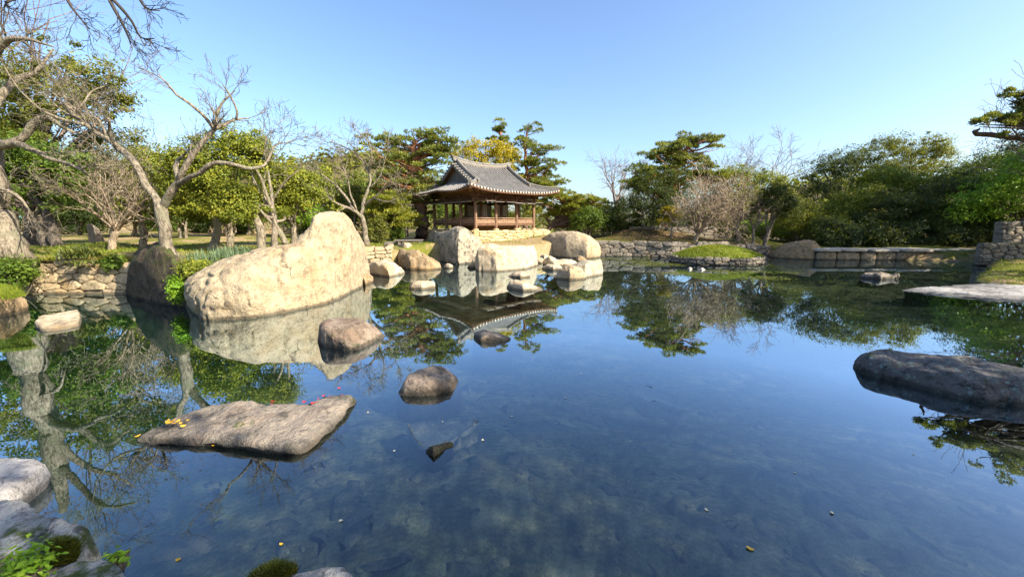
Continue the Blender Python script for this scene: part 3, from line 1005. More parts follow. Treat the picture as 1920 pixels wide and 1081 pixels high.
stone_wall('bastion_wall', 'upper step of the grey cobble bastion under bright green branches', [_u, _u + np.array([5.5, -0.4])], 1.15, 2.50, 'wall_grey', (0.26, 0.5), (0.2, 0.34), 0.4, 0.16, 7, 'wall')
# solid earth behind the two bastion steps
mb = MB()
_q = [_b + (0.75, 0.45), _b + (7.5, 0.0), _b + (12, 4.0), _b + (6.0, 4.0)]
mb.add([(*c, z) for z in (-0.5, 1.15) for c in _q], [(0, 3, 2, 1), (4, 5, 6, 7), (0, 1, 5, 4), (1, 2, 6, 5), (2, 3, 7, 6), (3, 0, 4, 7)])
bt = mb.build('bastion_terrace', M['ground'], None, False)
tag(bt, 'grassy terrace earth held by the lower bastion step', 'terrace')

stone_wall('terrace_wall', 'brown shaded stone terrace wall behind the far shore trees', [D(1178, 450, 33.5)[:2], D(1250, 450, 32.6)[:2], D(1345, 450, 33.0)[:2]], 0.9, 2.05, 'wall_grey', (0.5, 1.0), (0.22, 0.4), 0.5, 0.15, 14, 'wall')
# platform of the pavilion -------------------------------------------------
PA = math.radians(40.9)
U = np.array([math.cos(PA), math.sin(PA)])
Vv = np.array([-math.sin(PA), math.cos(PA)])
S = 5.75
near = np.array([-0.0931 * 28.0, 28.0])
PC = near + (U + Vv) * S / 2
ZP = 1.82
e_ = S / 2 + 0.55


def pav(x, y):
    return PC + U * x + Vv * y


plat = stone_wall('stone_platform', 'golden sunlit stone platform wall carrying the wooden pavilion', [pav(-e_, e_), pav(-e_, -e_), pav(e_ + 0.9, -e_), pav(e_ + 0.9, e_)], 0.55, ZP - 0.02, 'wall_gold', (0.35, 0.95), (0.16, 0.26), 0.4, 0.05, 9, 'platform')
mb = MB()
c4 = [pav(-e_ + .25, -e_ + .25), pav(e_ + .65, -e_ + .25), pav(e_ + .65, e_ - .1), pav(-e_ + .25, e_ - .1)]
off = np.array([*pav(-e_, e_), 0.55])
mb.add([(*c, z) - off for z in (0.2, ZP - 0.03) for c in c4], [(0, 3, 2, 1), (4, 5, 6, 7), (0, 1, 5, 4), (1, 2, 6, 5), (2, 3, 7, 6), (3, 0, 4, 7)])
M['earth'] = plain_mat('earth', (0.34, 0.26, 0.15), 0.35, 3, 0.95, 0.03)
mb.build('earth_top', M['earth'], plat, False)

# dam ----------------------------------------------------------------------
M['dam_stone'] = rock_mat('dam_stone', (0.23, 0.18, 0.12), (0.055, 0.045, 0.032), (0.31, 0.24, 0.16), (0.36, 0.24, 0.11), 0.15, 0.15, True, 0.7, 1.2)
M['dam_top'] = rock_mat('dam_top', (0.42, 0.37, 0.30), (0.17, 0.15, 0.12), (0.48, 0.43, 0.36), (0.42, 0.34, 0.25), 0.1, 0.0, False, 0.4, 1.5)


def rough_block(name, lo, hi, mat, parent, seed, n=6, amp=0.03):
    """a stone block, its faces gridded and roughened"""
    lo, hi = np.array(lo, float), np.array(hi, float)
    V, Q, idx = [], [], {}
    g = np.linspace(0, 1, n)

    def vid(p):
        key = tuple(np.round(p, 5))
        if key not in idx:
            idx[key] = len(V)
            V.append(p)
        return idx[key]
    for ax in range(3):
        for sg in (0, 1):
            for i in range(n - 1):
                for j in range(n - 1):
                    c = []
                    for a, b in ((i, j), (i + 1, j), (i + 1, j + 1), (i, j + 1)):
                        p = [0, 0, 0]
                        p[ax] = sg
                        p[(ax + 1) % 3] = g[a]
                        p[(ax + 2) % 3] = g[b]
                        c.append(vid(tuple(p)))
                    Q.append(c if sg else c[::-1])
    V = np.array(V, float)
    W = V * 2 - 1
    nr = (np.abs(W) ** 10).sum(1) ** 0.1
    W = W / np.maximum(nr, 1)[:, None]
    P = lo + (W + 1) / 2 * (hi - lo)
    P = P + np.stack([fbm(P + 9.1 * k, 1.4, 4, seed + k) for k in range(3)], -1) * amp
    return obj(name, P, Q, None, mat, parent)


d0, d1 = gp(1532, 487), gp(1835, 488)
dl = np.linalg.norm(d1 - d0)
dam = empty('stone_dam', (d0[0], d0[1], 0), math.atan2(d1[1] - d0[1], d1[0] - d0[0]))
tag(dam, 'low stone slab dam with a pale top across the end of the pond', 'dam')
rr = random.Random(3)
x = 0.0
k = 0
while x < dl - 0.3:
    w_ = min(rr.uniform(1.0, 1.9), dl - x)
    rough_block('face_slab', (x + .02, 0.0 + rr.uniform(-.05, .05), -0.8), (x + w_ - .02, 0.35, 0.52 + rr.uniform(-.03, .03)), M['dam_stone'], dam, k * 3)
    x += w_
    k += 1
x = -0.1
while x < dl - 0.2:
    w_ = min(rr.uniform(1.2, 2.3), dl - x + 0.1)
    rough_block('cap_slab', (x + .01, -0.12 + rr.uniform(-.03, .03), 0.53), (x + w_ - .01, 1.5, 0.70 + rr.uniform(-.03, .03)), M['dam_top'], dam, 50 + k * 3, 8, 0.025)
    x += w_
    k += 1
mb = MB().box((0, 0.2, -1), (dl, 1.4, 0.5))
mb.build('core', M['joint'], dam, False)

# islet --------------------------------------------------------------------
ic = (gp(1255, 490) + gp(1425, 490)) / 2
ic = np.array([(G(1255, 491)[0] + G(1426, 491)[0]) / 2, 23.6])
irx = (G(1426, 491)[0] - G(1255, 491)[0]) / 2
iry = 1.9
ring = [(ic[0] + irx * math.cos(a), ic[1] + iry * math.sin(a)) for a in np.linspace(math.pi, 2 * math.pi * 1.5, 49)]
islet = stone_wall('grassy_islet', 'small round islet with a stone kerb and a mown green mound', ring, -0.15, 0.42, 'wall_grey', (0.25, 0.5), (0.15, 0.22), 0.3, 0.12, 12, 'islet', core=False)
iro = np.array([ring[0][0], ring[0][1], -0.15])


def islet_z(r):
    return 0.36 + 0.66 * (1 - r ** 2.0) ** 1.0


rg, sg_ = 14, 48
V = []
for a in range(rg + 1):
    r = a / rg
    for b in range(sg_):
        t = 2 * math.pi * b / sg_
        V.append((ic[0] + (irx - 0.12) * r * math.cos(t), ic[1] + (iry - 0.12) * r * math.sin(t), islet_z(r)))
V = np.array(V)
V[:, 2] += fbm(V, 1.2, 3, 4) * 0.03
for b in range(sg_):
    V[rg * sg_ + b, 2] = -0.5
i = np.arange(rg)[:, None] * sg_
k = np.arange(sg_)[None]
k2 = (k + 1) % sg_
M['turf'] = plain_mat('turf', (0.16, 0.19, 0.025), 0.5, 3.0, 0.95, 0.03)
obj('mound', V - iro, np.stack([i + k, i + sg_ + k, i + sg_ + k2, i + k2], -1).reshape(-1, 4), None, M['turf'], islet)


def blades(P, height, width, rng, lean=0.5, tint_lo=0.0, tint_hi=1.0):
    """grass blades as narrow triangles"""
    n = len(P)
    a = rng.uniform(0, 2 * math.pi, n)
    s = np.stack([np.cos(a), np.sin(a), np.zeros(n)], -1)
    l = rng.normal(size=(n, 3)) * lean
    l[:, 2] = 1
    hgt_ = height * rng.uniform(0.5, 1.3, n)
    tipv = P + l * hgt_[:, None]
    V = np.stack([P - s * width / 2, P + s * width / 2, tipv], 1).reshape(-1, 3)
    T = np.arange(n * 3).reshape(-1, 3)
    tint = np.repeat(rng.uniform(tint_lo, tint_hi, n), 3)
    return V, T, tint


rng0 = np.random.default_rng(77)
nb = 16000
r = np.sqrt(rng0.uniform(0, 1, nb))
t = rng0.uniform(0, 2 * math.pi, nb)
P = np.stack([ic[0] + (irx - .12) * r * np.cos(t), ic[1] + (iry - .12) * r * np.sin(t), islet_z(r) - 0.02], -1)
Vb, Tb, tb = blades(P, 0.10, 0.035, rng0)
tb = np.clip(tb * 0.6 + 0.45 * np.repeat(0.5 + 0.7 * fbm(P, 0.9, 3, 3), 3), 0, 1)
g_ = obj('grass', Vb - iro, None, Tb, M['lawn_blade'], islet, False, tb)
g_['kind'] = 'stuff'
print('masonry', time.time() - T0)

# ------------------------------------------------------------------ pavilion
M['wood_post'] = plain_mat('wood_post', (0.18, 0.105, 0.062), 0.5, 9, 0.8, 0.01, (1, 1, 0.15))
M['wood_beam'] = plain_mat('wood_beam', (0.12, 0.064, 0.036), 0.5, 7, 0.85, 0.01)
M['wood_rail'] = plain_mat('wood_rail', (0.29, 0.18, 0.11), 0.45, 8, 0.8, 0.01)
M['wood_grey'] = plain_mat('wood_grey', (0.16, 0.14, 0.12), 0.5, 10, 0.9, 0.01, (1, 1, 0.12))
M['soffit'] = plain_mat('soffit', (0.27, 0.15, 0.065), 0.5, 3, 0.9)
M['tile'] = plain_mat('tile', (0.175, 0.165, 0.15), 0.3, 2.5, 0.85)
M['tile_bed'] = plain_mat('tile_bed', (0.022, 0.02, 0.017), 0.4, 6, 0.9)
M['ridge_tile'] = plain_mat('ridge_tile', (0.13, 0.118, 0.10), 0.45, 4, 0.85, 0.02)
M['ridge_course'] = plain_mat('ridge_course', (0.27, 0.24, 0.19), 0.3, 8, 0.85)
M['plaster'] = plain_mat('plaster', (0.52, 0.46, 0.36), 0.25, 8, 0.85)
M['paper'] = leaf_mat('paper', [(0.72, 0.68, 0.60), (0.72, 0.68, 0.60)], 0.55)

pv = empty('wooden_pavilion', (PC[0], PC[1], ZP), PA)
tag(pv, 'open wooden pavilion with a grey tiled hip and gable roof', 'pavilion')
hS = S / 2
cols = [-hS, -1.02, 1.02, hS]
HCOL = 2.32
E = hS + 1.46
XR = 2.62                                                             # half length of the ridge
ZE, HR = 2.70, 2.16


def roof_z(q):
    q = np.clip(q / E, 0, 1)
    return ZE + HR * (0.62 * (1 - q) + 0.38 * (1 - q) ** 2)


def lift(x, y):
    """upward sweep of the eaves towards the corners"""
    return 0.34 * (np.abs(x) / E) ** 3 * (np.abs(y) / E) ** 3 + 0.16 * (np.clip(np.abs(x) / XR, 0, 1.1) ** 2) * np.clip(1 - np.abs(y) / 2.5, 0, 1)


def post(x, y, r, z0, z1, name='column', mat='wood_post'):
    n = 14
    zz = np.array([z0, z0 + 0.05, (z0 + z1) / 2, z1])
    m_ = MB().tube([(x, y, z) for z in zz], [r * 1.04, r * 1.04, r, r * 0.94], n)
    o = m_.build(name, M[mat], pv)
    b = MB().tube([(x, y, z0 - 0.12), (x, y, z0 - 0.02), (x, y, z0 + 0.01)], [r * 1.9, r * 1.8, r * 1.5], 10)
    b.build('base_stone', M['wall_gold'], o)
    return o


for i_, x in enumerate(cols):
    for j_, y in enumerate(cols):
        post(x, y, 0.125, 0.1, HCOL)
# floor: edge beams, boards
fl = MB()
for s in (-1, 1):
    fl.bar((-hS, s * hS, 0.44), (hS, s * hS, 0.44), 0.12, 0.20)
    fl.bar((s * hS, -hS, 0.44), (s * hS, hS, 0.44), 0.12, 0.20)
fl.build('floor_beam', M['wood_beam'], pv, False)
nbrd = 24
for k in range(nbrd):
    y = -hS + 0.08 + (S - 0.16) * k / nbrd
    MB().box((-hS + .07, y + .005, 0.46), (hS - .07, y + (S - .16) / nbrd - .005, 0.52)).build('floor_board', M['wood_rail'], pv, False)
# the steps and plinth seen under the floor
MB().box((-1.9, -1.9, 0.0), (1.9, 1.9, 0.42)).build('hearth_plinth', M['soffit'], pv, False)


def railing(p, q):
    p, q = np.array(p, float), np.array(q, float)
    r = MB()
    r.bar((*p, 0.56), (*q, 0.56), 0.09, 0.10)
    r.bar((*p, 0.76), (*q, 0.76), 0.07, 0.05)
    o = r.build('railing', M['wood_rail'], pv, False)
    L = np.linalg.norm(q - p)
    t = (q - p) / L
    MB().bar((*p, 0.66), (*q, 0.66), 0.025, 0.15).build('railing_panel', M['wood_rail'], o, False)
    n = max(4, int(L / 0.17))
    nr = np.array([t[1], -t[0]])
    sl = MB()
    for k in range(n):
        c = p + t * L * (k + 0.5) / n
        for s in (-1, 1):
            cc = c + nr * s * 0.018
            sl.bar((*cc, 0.615), (*(cc + t * 0.02), 0.73), 0.03, 0.045, (nr[0], nr[1], 0))
    x_ = sl.build('carved_slat', M['wood_beam'], o, False)
    x_['kind'] = 'stuff'
    h = MB()
    h.tube([(*p, 0.885), (*q, 0.885)], 0.036, 8)
    h.build('handrail', M['wood_rail'], o)
    st = MB()
    for k in range(1, max(2, int(L / 0.7)) + 1):
        c = p + t * L * k / (int(L / 0.7) + 1.0)
        st.bar((*c, 0.78), (*c, 0.86), 0.05, 0.05, (nr[0], nr[1], 0))
    x_ = st.build('rail_bracket', M['wood_beam'], o, False)
    x_['kind'] = 'stuff'


for a_, b_ in zip(cols[:-1], cols[1:]):
    g = 0.13
    for s in (-1, 1):
        railing((a_ + g, s * hS), (b_ - g, s * hS))
        if not (s > 0 and a_ == cols[1]):
            railing((s * hS, a_ + g), (s * hS, b_ - g))
# lintels, brackets, purlins
bm_ = MB()
for s in (-1, 1):
    for (zz, w_, h_) in ((HCOL - 0.13, 0.14, 0.26), (HCOL + 0.16, 0.18, 0.16)):
        ex = 0.28 if zz < HCOL else 0.45
        bm_.bar((-hS - ex, s * hS, zz), (hS + ex, s * hS, zz), w_, h_)
        bm_.bar((s * hS, -hS - ex, zz + 0.003), (s * hS, hS + ex, zz + 0.003), w_, h_)
    bm_.bar((-hS, s * 1.02, HCOL + 0.1), (hS, s * 1.02, HCOL + 0.1), 0.2, 0.28)
bm_.build('lintel', M['wood_beam'], pv, False)
for i_, x in enumerate(cols):
    for j_, y in enumerate(cols):
        if abs(x) < 2 and abs(y) < 2:
            continue
        b = MB()
        for k in range(3):
            b.box((x - .10 - .07 * k, y - .10 - .07 * k, HCOL + .0 + k * .07), (x + .10 + .07 * k, y + .10 + .07 * k, HCOL + .06 + k * .07))
        b.build('bracket', M['wood_post'], pv, False)
# frieze boards between lintel and eave purlin
fz = MB()
for s in (-1, 1):
    fz.bar((-hS, s * (hS - .03), HCOL + 0.36), (hS, s * (hS - .03), HCOL + 0.36), 0.03, 0.28)
    fz.bar((s * (hS - .03), -hS, HCOL + 0.36), (s * (hS - .03), hS, HCOL + 0.36), 0.03, 0.28)
    fz.tube([(-hS - .5, s * hS, HCOL + .5), (hS + .5, s * hS, HCOL + .5)], 0.11, 10)
    fz.tube([(s * hS, -hS - .5, HCOL + .5), (s * hS, hS + .5, HCOL + .5)], 0.11, 10)
fz.build('frieze', M['soffit'], pv, False)
# inner room: lattice doors on its corners, some standing half open
for (x0, y0, x1, y1) in ((-1.02, -1.02, -0.38, -1.02), (0.38, -1.02, 1.02, -1.02), (-1.02, -0.9, -1.02, -0.3), (1.02, -1.0, 1.5, -1.25), (1.02, 0.3, 1.02, 1.0), (-1.0, 1.02, -0.3, 1.02)):
    p, q = np.array((x0, y0)), np.array((x1, y1))
    t = (q - p) / np.linalg.norm(q - p)
    f = MB()
    for e in (p, q):
        f.bar((*e, 0.53), (*e, 2.0), 0.05, 0.05, (t[0], t[1], 0))
    for zz in (0.56, 1.0, 1.97):
        f.bar((*p, zz), (*q, zz), 0.04, 0.05)
    for k in (1, 2):
        c = p + (q - p) * k / 3
        f.bar((*c, 1.0), (*c, 1.97), 0.02, 0.02, (t[0], t[1], 0))
    o = f.build('door', M['wood_beam'], pv, False)
    MB().bar((*p, 1.27), (*q, 1.27), 0.012, 1.40).build('paper', M['paper'], o, False)
# lifted lattice shutters hung out level under the eaves


def shutter(c, t, nr, w_, l_, tilt):
    """hinge point c, along t, reaching out along nr"""
    c, t, nr = (np.array(v, float) for v in (c, t, nr))
    out = nr * l_ + np.array([0, 0, tilt])
    f = MB()
    for s in (0, 1):
        f.bar(c + t * w_ * s, c + t * w_ * s + out, 0.05, 0.045)
    for s in (0, 1 / 3, 2 / 3, 1):
        f.bar(c + out * s, c + t * w_ + out * s, 0.045, 0.04)
    o = f.build('shutter', M['wood_grey'], pv, False)
    up = np.cross(t, out)
    up /= np.linalg.norm(up)
    q = MB()
    a, b = c + up * 0.004, c + t * w_ + up * 0.004
    a2, b2 = a + out, b + out
    th = up * 0.012
    q.add([a - th, b - th, b2 - th, a2 - th, a + th, b + th, b2 + th, a2 + th], [(0, 3, 2, 1), (4, 5, 6, 7), (0, 1, 5, 4), (1, 2, 6, 5), (2, 3, 7, 6), (3, 0, 4, 7)])
    q.build('paper', M['paper'], o, False)
    for s in (0.15, 0.85):
        e = c + t * w_ * s + out * 0.8
        MB().tube([e, e + np.array([0, 0, 0.42])], 0.012, 5).build('hook', M['wood_beam'], o, False)


for bay in range(3):
    x0, x1 = cols[bay] + .14, cols[bay + 1] - .14
    ww = (x1 - x0) / 2 - 0.02
    for k in range(2):
        xa = x0 + k * (ww + .04)
        shutter((xa, -hS - 0.15, 2.08), (1, 0, 0), (0, -1, 0), ww, 1.0, -0.02 - 0.05 * ((bay + k) % 3))
        shutter((-hS - 0.15, xa, 2.06), (0, 1, 0), (-1, 0, 0), ww, 0.95, -0.10 - 0.015 * k)

# roof bed: four slopes with thickness
NR = 34


def slope_patch(side):
    """grid over one slope: along the eave and up to the ridge or gable foot"""
    V = []
    front = side in (0, 2)
    sgn = -1 if side in (0, 3) else 1
    top = 0.0 if front else XR - 0.05
    for j in range(NR + 1):
        q = E - (E - top) * j / NR
        if front:
            half = min(q, E) if q > XR else XR + 0.12
        else:
            half = q
        for i in range(NR + 1):
            s = half * (2 * i / NR - 1)
            x, y = (s, sgn * q) if front else (sgn * q, s)
            V.append((x, y, roof_z(q) + float(lift(x, y) if front else lift(x, y))))
    V = np.array(V)
    i = (np.arange(NR)[:, None] * (NR + 1) + np.arange(NR)[None]).ravel()
    Q = np.stack([i, i + 1, i + NR + 2, i + NR + 1], -1)
    if side in (2, 3):
        Q = Q[:, ::-1]
    return V, Q


bed, sof = MB(), MB()
for sd_ in range(4):
    V, Q = slope_patch(sd_)
    bed.add(V, Q)
    sof.add(V - np.array([0, 0, 0.10]), Q[:, ::-1])
rf = bed.build('roof', M['tile_bed'], pv)
sof.build('soffit', M['soffit'], rf)
# eave edge board closing bed and soffit, then tile rows
ed = MB()
for side in range(4):
    pts = []
    for s in np.linspace(-E, E, 41):
        x, y = {0: (s, -E), 1: (E, s), 2: (-s, E), 3: (-E, -s)}[side]
        pts.append((x * 0.995, y * 0.995, ZE + float(lift(x, y)) - 0.055))
    for a, b in zip(pts[:-1], pts[1:]):
        ed.bar(a, b, 0.05, 0.12)
ed.build('eave_board', M['wood_beam'], rf, False)
rows, ends = MB(), MB()
SP = 0.27


def tile_row(front, sgn, s):
    a = abs(s)
    if front:
        top = 0.05 if a <= XR + 0.05 else a
    else:
        top = max(XR + 0.02, a)
    if E - top < 0.12:
        return
    q = np.linspace(top, E + 0.05, 13)
    P = []
    for qq in q:
        x, y = (s, sgn * qq) if front else (sgn * qq, s)
        P.append((x, y, float(roof_z(min(qq, E)) + lift(np.clip(x, -E, E), np.clip(y, -E, E))) + 0.028))
    P = np.array(P)
    w = 0.08
    n = np.array([1, 0, 0]) if front else np.array([0, 1, 0])
    prof = [(-1, -0.3), (-0.7, 0.55), (0, 0.9), (0.7, 0.55), (1, -0.3)]
    V = np.array([p + n * a_ * w + np.array([0, 0, b_ * w]) for p in P for a_, b_ in prof])
    i = (np.arange(12)[:, None] * 5 + np.arange(4)[None]).ravel()
    rows.add(V, np.stack([i, i + 1, i + 6, i + 5], -1))
    # white plastered end
    c = P[-1]
    d = (np.array([0, sgn, 0]) if front else np.array([sgn, 0, 0])) * 0.012
    k = np.arange(8) * math.pi / 4
    disc = [c + d + n * math.cos(t_) * 0.066 + np.array([0, 0, math.sin(t_) * 0.066 - 0.0]) for t_ in k]
    ends.add(disc + [v - 3 * d for v in disc], [(i_, (i_ + 1) % 8, (i_ + 1) % 8 + 8, i_ + 8) for i_ in range(8)] + [(0, 1, 2, 3), (0, 3, 4, 7), (4, 5, 6, 7)])


for s in np.arange(-E + 0.12, E - 0.05, SP):
    for sgn in (-1, 1):
        tile_row(True, sgn, s)
        tile_row(False, sgn, s)
# short rows laid across the gable edges
for sx in (-1, 1):
    for sy in (-1, 1):
        for y in np.arange(0.22, XR + 0.3, SP):
            z = float(roof_z(y) + lift(XR, y)) + 0.02
            rows.tube([(sx * (XR - 0.18), sy * y, z + 0.03), (sx * (XR + 0.34), sy * y, z - 0.03)], 0.06, 8)
            ends.tube([(sx * (XR + 0.335), sy * y, z - 0.03), (sx * (XR + 0.36), sy * y, z - 0.033)], 0.066, 8)
x_ = rows.build('tile_row', M['tile'], rf)
x_['kind'] = 'stuff'
x_ = ends.build('tile_end', M['plaster'], rf, False)
x_['kind'] = 'stuff'


def ridge(pts, w, h, name):
    """a ridge of stacked tiles: three courses and a round cap"""
    pts = np.asarray(pts, float)
    o = None
    for k, (ww, z0, z1) in enumerate(((1.0, -0.06, 0.36), (0.82, 0.36, 0.62), (0.95, 0.62, 0.82))):
        m_ = MB()
        for a, b in zip(pts[:-1], pts[1:]):
            zc = np.array([0, 0, (z0 + z1) / 2 * h])
            t = (b - a) / np.linalg.norm(b - a) * 0.004
            m_.bar(a + zc - t, b + zc + t, w * ww, (z1 - z0) * h)
        mat = M['ridge_tile'] if k != 1 else M['ridge_course']
        if o is None:
            o = m_.build(name, mat, rf, False)
        else:
            m_.build('ridge_course', mat, o, False)
    MB().tube(pts + np.array([0, 0, h * 0.84]), w * 0.36, 8).build('ridge_cap', M['tile'], o)


rz = lambda x, y: float(roof_z(max(abs(x) if abs(x) > XR else 0, abs(y))) + lift(np.array(x), np.array(y)))
ridge([(x, 0, float(roof_z(0) + lift(np.array(x), np.array(0.0)) + 0.10 * (abs(x) / XR) ** 4)) for x in np.linspace(-XR - 0.2, XR + 0.2, 17)], 0.26, 0.34, 'main_ridge')
for sx in (-1, 1):
    for sy in (-1, 1):
        ridge([(sx * (XR - 0.12), sy * y, float(roof_z(y) + lift(XR, y)) + 0.02) for y in np.linspace(0.1, XR + 0.25, 9)], 0.20, 0.30, 'gable_ridge')
        ridge([(sx * y, sy * y, float(roof_z(y) + lift(y, y)) + 0.02 + 0.06 * ((y - XR) / (E - XR)) ** 3) for y in np.linspace(XR - 0.05, E - 0.02, 9)], 0.20, 0.26, 'hip_ridge')
        # upturned end tile of the main ridge
    MB().bar((sx * (XR + 0.16), 0, float(roof_z(0)) + 0.56), (sx * (XR + 0.30), 0, float(roof_z(0)) + 0.64), 0.22, 0.10).build('ridge_end_tile', M['ridge_tile'], rf, False)
    # gable: planks, sill and barge boards
    gx_ = sx * (XR - 0.22)
    zb = float(roof_z(XR)) - 0.02
    gb = MB().bar((gx_ + sx * .05, -XR + .2, zb + .1), (gx_ + sx * .05, XR - .2, zb + .1), 0.10, 0.16).build('gable_sill', M['plaster'], rf, False)
    npl = 22
    for k in range(npl):
        y0 = -XR + 0.25 + (2 * XR - 0.5) * k / npl
        y1 = y0 + (2 * XR - 0.5) / npl - 0.012
        z0_, z1_ = (float(roof_z(abs(v))) - 0.12 for v in (y0, y1))
        if min(z0_, z1_) < zb + 0.2:
            continue
        xo = gx_ + sx * 0.01 * (k % 2)
        V = [(xo, y0, zb + .15), (xo, y1, zb + .15), (xo, y1, z1_), (xo, y0, z0_)]
        V = V + [(v[0] - sx * 0.03, v[1], v[2]) for v in V]
        MB().add(V, [(0, 1, 2, 3), (7, 6, 5, 4), (0, 4, 5, 1), (1, 5, 6, 2), (2, 6, 7, 3), (3, 7, 4, 0)]).build('gable_plank', M['wood_grey'], gb, False)
    for sy in (-1, 1):
        bb = MB()
        P_ = [(sx * (XR + 0.22), sy * y, float(roof_z(y) + lift(XR, y)) - 0.16) for y in np.linspace(0.02, XR + 0.15, 9)]
        for a, b in zip(P_[:-1], P_[1:]):
            bb.bar(a, b, 0.05, 0.24)
        bb.build('barge_board', M['wood_grey'], rf, False)
# rafters
for side in range(4):
    r1 = MB()
    for s in np.arange(-E + 0.16, E - 0.1, 0.27):
        a = abs(s)
        q0 = max(hS - 0.25, min(a, E - 0.35))
        fan = s * (0.86 if a > hS else 1.0)
        for (qa, qb, r_, dz) in ((q0 * 0.92, E - 0.42, 0.048, 0.16), (E - 0.75, E - 0.03, 0.036, 0.115)):
            if qb - qa < 0.1:
                continue
            P_ = []
            for qq, ss in ((qa, fan), (qb, s)):
                x, y = {0: (ss, -qq), 1: (qq, ss), 2: (-ss, qq), 3: (-qq, -ss)}[side]
                P_.append((x, y, float(roof_z(qq) + lift(x, y)) - dz))
            r1.tube(P_, r_, 7)
    x_ = r1.build('rafter', M['wood_post'], rf)
    x_['kind'] = 'stuff'
for sx in (-1, 1):
    for sy in (-1, 1):
        MB().bar((sx * (hS - .3), sy * (hS - .3), float(roof_z(hS - .3)) - 0.28), (sx * (E - .06), sy * (E - .06), float(roof_z(E) + lift(E, E)) - 0.17), 0.16, 0.2).build('hip_rafter', M['wood_beam'], rf, False)
print('pavilion', time.time() - T0)

# wooden step bench by the pine and low log seat
st = empty('wooden_step', tuple(np.append(D(768, 452, 25.5)[:2], hz(*D(768, 452, 25.5)[:2]))), 0.15)
tag(st, 'dark low wooden step deck beside the red pine trunk', 'step')
for k in range(3):
    MB().box((-0.75, -0.5 + 0.34 * k, 0.22), (0.85, -0.5 + 0.34 * k + 0.31, 0.28)).build('plank', M['wood_grey'], st, False)
for x in (-0.6, 0.7):
    MB().box((x - .08, -.45, 0), (x + .08, .45, 0.217)).build('support', M['wood_grey'], st, False)
MB().box((-1.55, -0.3, 0.0), (-0.95, 0.2, 0.16)).box((-0.93, -0.25, 0.0), (-0.77, .15, .3)).build('lower_step', M['wood_grey'], st, False)

# ------------------------------------------------------------------ plants
LEAF_N = [0]


def leaf_quads(P, nrm, size, rng, aspect=0.55):
    n = len(P)
    nrm = nrm / (np.linalg.norm(nrm, axis=1)[:, None] + 1e-9)
    r = rng.normal(size=(n, 3))
    u = np.cross(nrm, r)
    u /= np.linalg.norm(u, axis=1)[:, None] + 1e-9
    v = np.cross(nrm, u)
    s = (size * rng.uniform(0.6, 1.35, n))[:, None]
    fold = nrm * s * 0.12
    V = np.stack([P - u * s * 0.5, P + v * s * aspect * 0.5 + fold, P + u * s * 0.5, P - v * s * aspect * 0.5 + fold], 1).reshape(-1, 3)
    Q = np.arange(n * 4).reshape(-1, 4)
    LEAF_N[0] += n
    return V, Q


class Tree:
    def __init__(self, name, label, base, bark, group=None, cat='tree'):
        self.root = empty(name, tuple(base))
        tag(self.root, label, cat, group)
        self.base = np.array(base, float)
        self.bark = bark
        self.tb = MB()
        self.tips = []

    def limb(self, pts, rad, sides=8):
        pts, rad = np.asarray(pts, float), np.asarray(rad, float)
        if len(pts) > 2:                                             # round the bends
            t = np.linspace(0, len(pts) - 1, (len(pts) - 1) * (5 if rad.max() > 0.06 else 3) + 1)
            k = np.arange(len(pts))
            d = np.gradient(pts, axis=0)
            i0 = np.minimum(t.astype(int), len(pts) - 2)
            f = (t - i0)[:, None]
            pts2 = (2 * f ** 3 - 3 * f ** 2 + 1) * pts[i0] + (f ** 3 - 2 * f ** 2 + f) * d[i0] + (-2 * f ** 3 + 3 * f ** 2) * pts[i0 + 1] + (f ** 3 - f ** 2) * d[i0 + 1]
            rad = np.interp(t, k, rad)
            pts = pts2
            j_ = np.stack([fbm(pts + 7.7 * q_, 1.7, 3, 61 + q_) for q_ in range(3)], -1) * (rad * 0.45 + 0.008)[:, None]
            j_[0] = 0
            j_[-1] = 0
            pts = pts + j_
            rad = rad * (1 + 0.14 * fbm(pts, 2.6, 3, 90))
        self.tb.tube(pts - self.base, rad, sides)
        return pts

    def finish(self, name='trunk'):
        o = self.tb.build(name, self.bark, self.root)
        return o

    def leaves(self, P, nrm, size, mat, rng, tint, name='crown', aspect=0.55):
        V, Q = leaf_quads(P - self.base, nrm, size, rng, aspect)
        o = obj(name, V, Q, None, mat, self.root, False, np.repeat(np.clip(tint, 0, 1), 4))
        return o


def unit(v):
    return v / (np.linalg.norm(v) + 1e-9)


def grow(tree, p, d, length, r, level, rng, spec, acc):
    """one branch and, from it, its children; spec[level] = (children, length ratio, angle, sides, bend, up)"""
    nch, lr, ang, sides, bend, up = spec[level]
    n = 5 if level < len(spec) - 1 else 3
    pts, rad = [p], [r]
    dd = d.copy()
    for i in range(n):
        dd = unit(dd + rng.normal(size=3) * bend + np.array([0, 0, up]))
        pts.append(pts[-1] + dd * length / n)
        rad.append(max(r * (1 - 0.72 * (i + 1) / n), acc['rmin']))
    tree.tb.tube(np.array(pts) - tree.base, rad, sides, False)
    pts = np.array(pts)
    if level == len(spec) - 1:
        tree.tips.append(pts[-1])
        return
    for c in range(nch):
        f = rng.uniform(0.25, 1.0) if c else 1.0
        k = min(int(f * n), n - 1)
        q = pts[k] + (pts[k + 1] - pts[k]) * (f * n - k)
        t = unit(pts[k + 1] - pts[k])
        side = unit(np.cross(t, rng.normal(size=3)))
        a = ang * rng.uniform(0.6, 1.25) * (0.6 if c == 0 else 1)
        nd = unit(t * math.cos(a) + side * math.sin(a))
        grow(tree, q, nd, length * lr * rng.uniform(0.65, 1.2), max(r * (1 - 0.6 * f) * 0.7, acc['rmin']), level + 1, rng, spec, acc)


def wp(l, d):
    """traced points: (px, py, depth offset) at depth d"""
    return np.array([D(a[0], a[1], d + (a[2] if len(a) > 2 else 0)) for a in l])


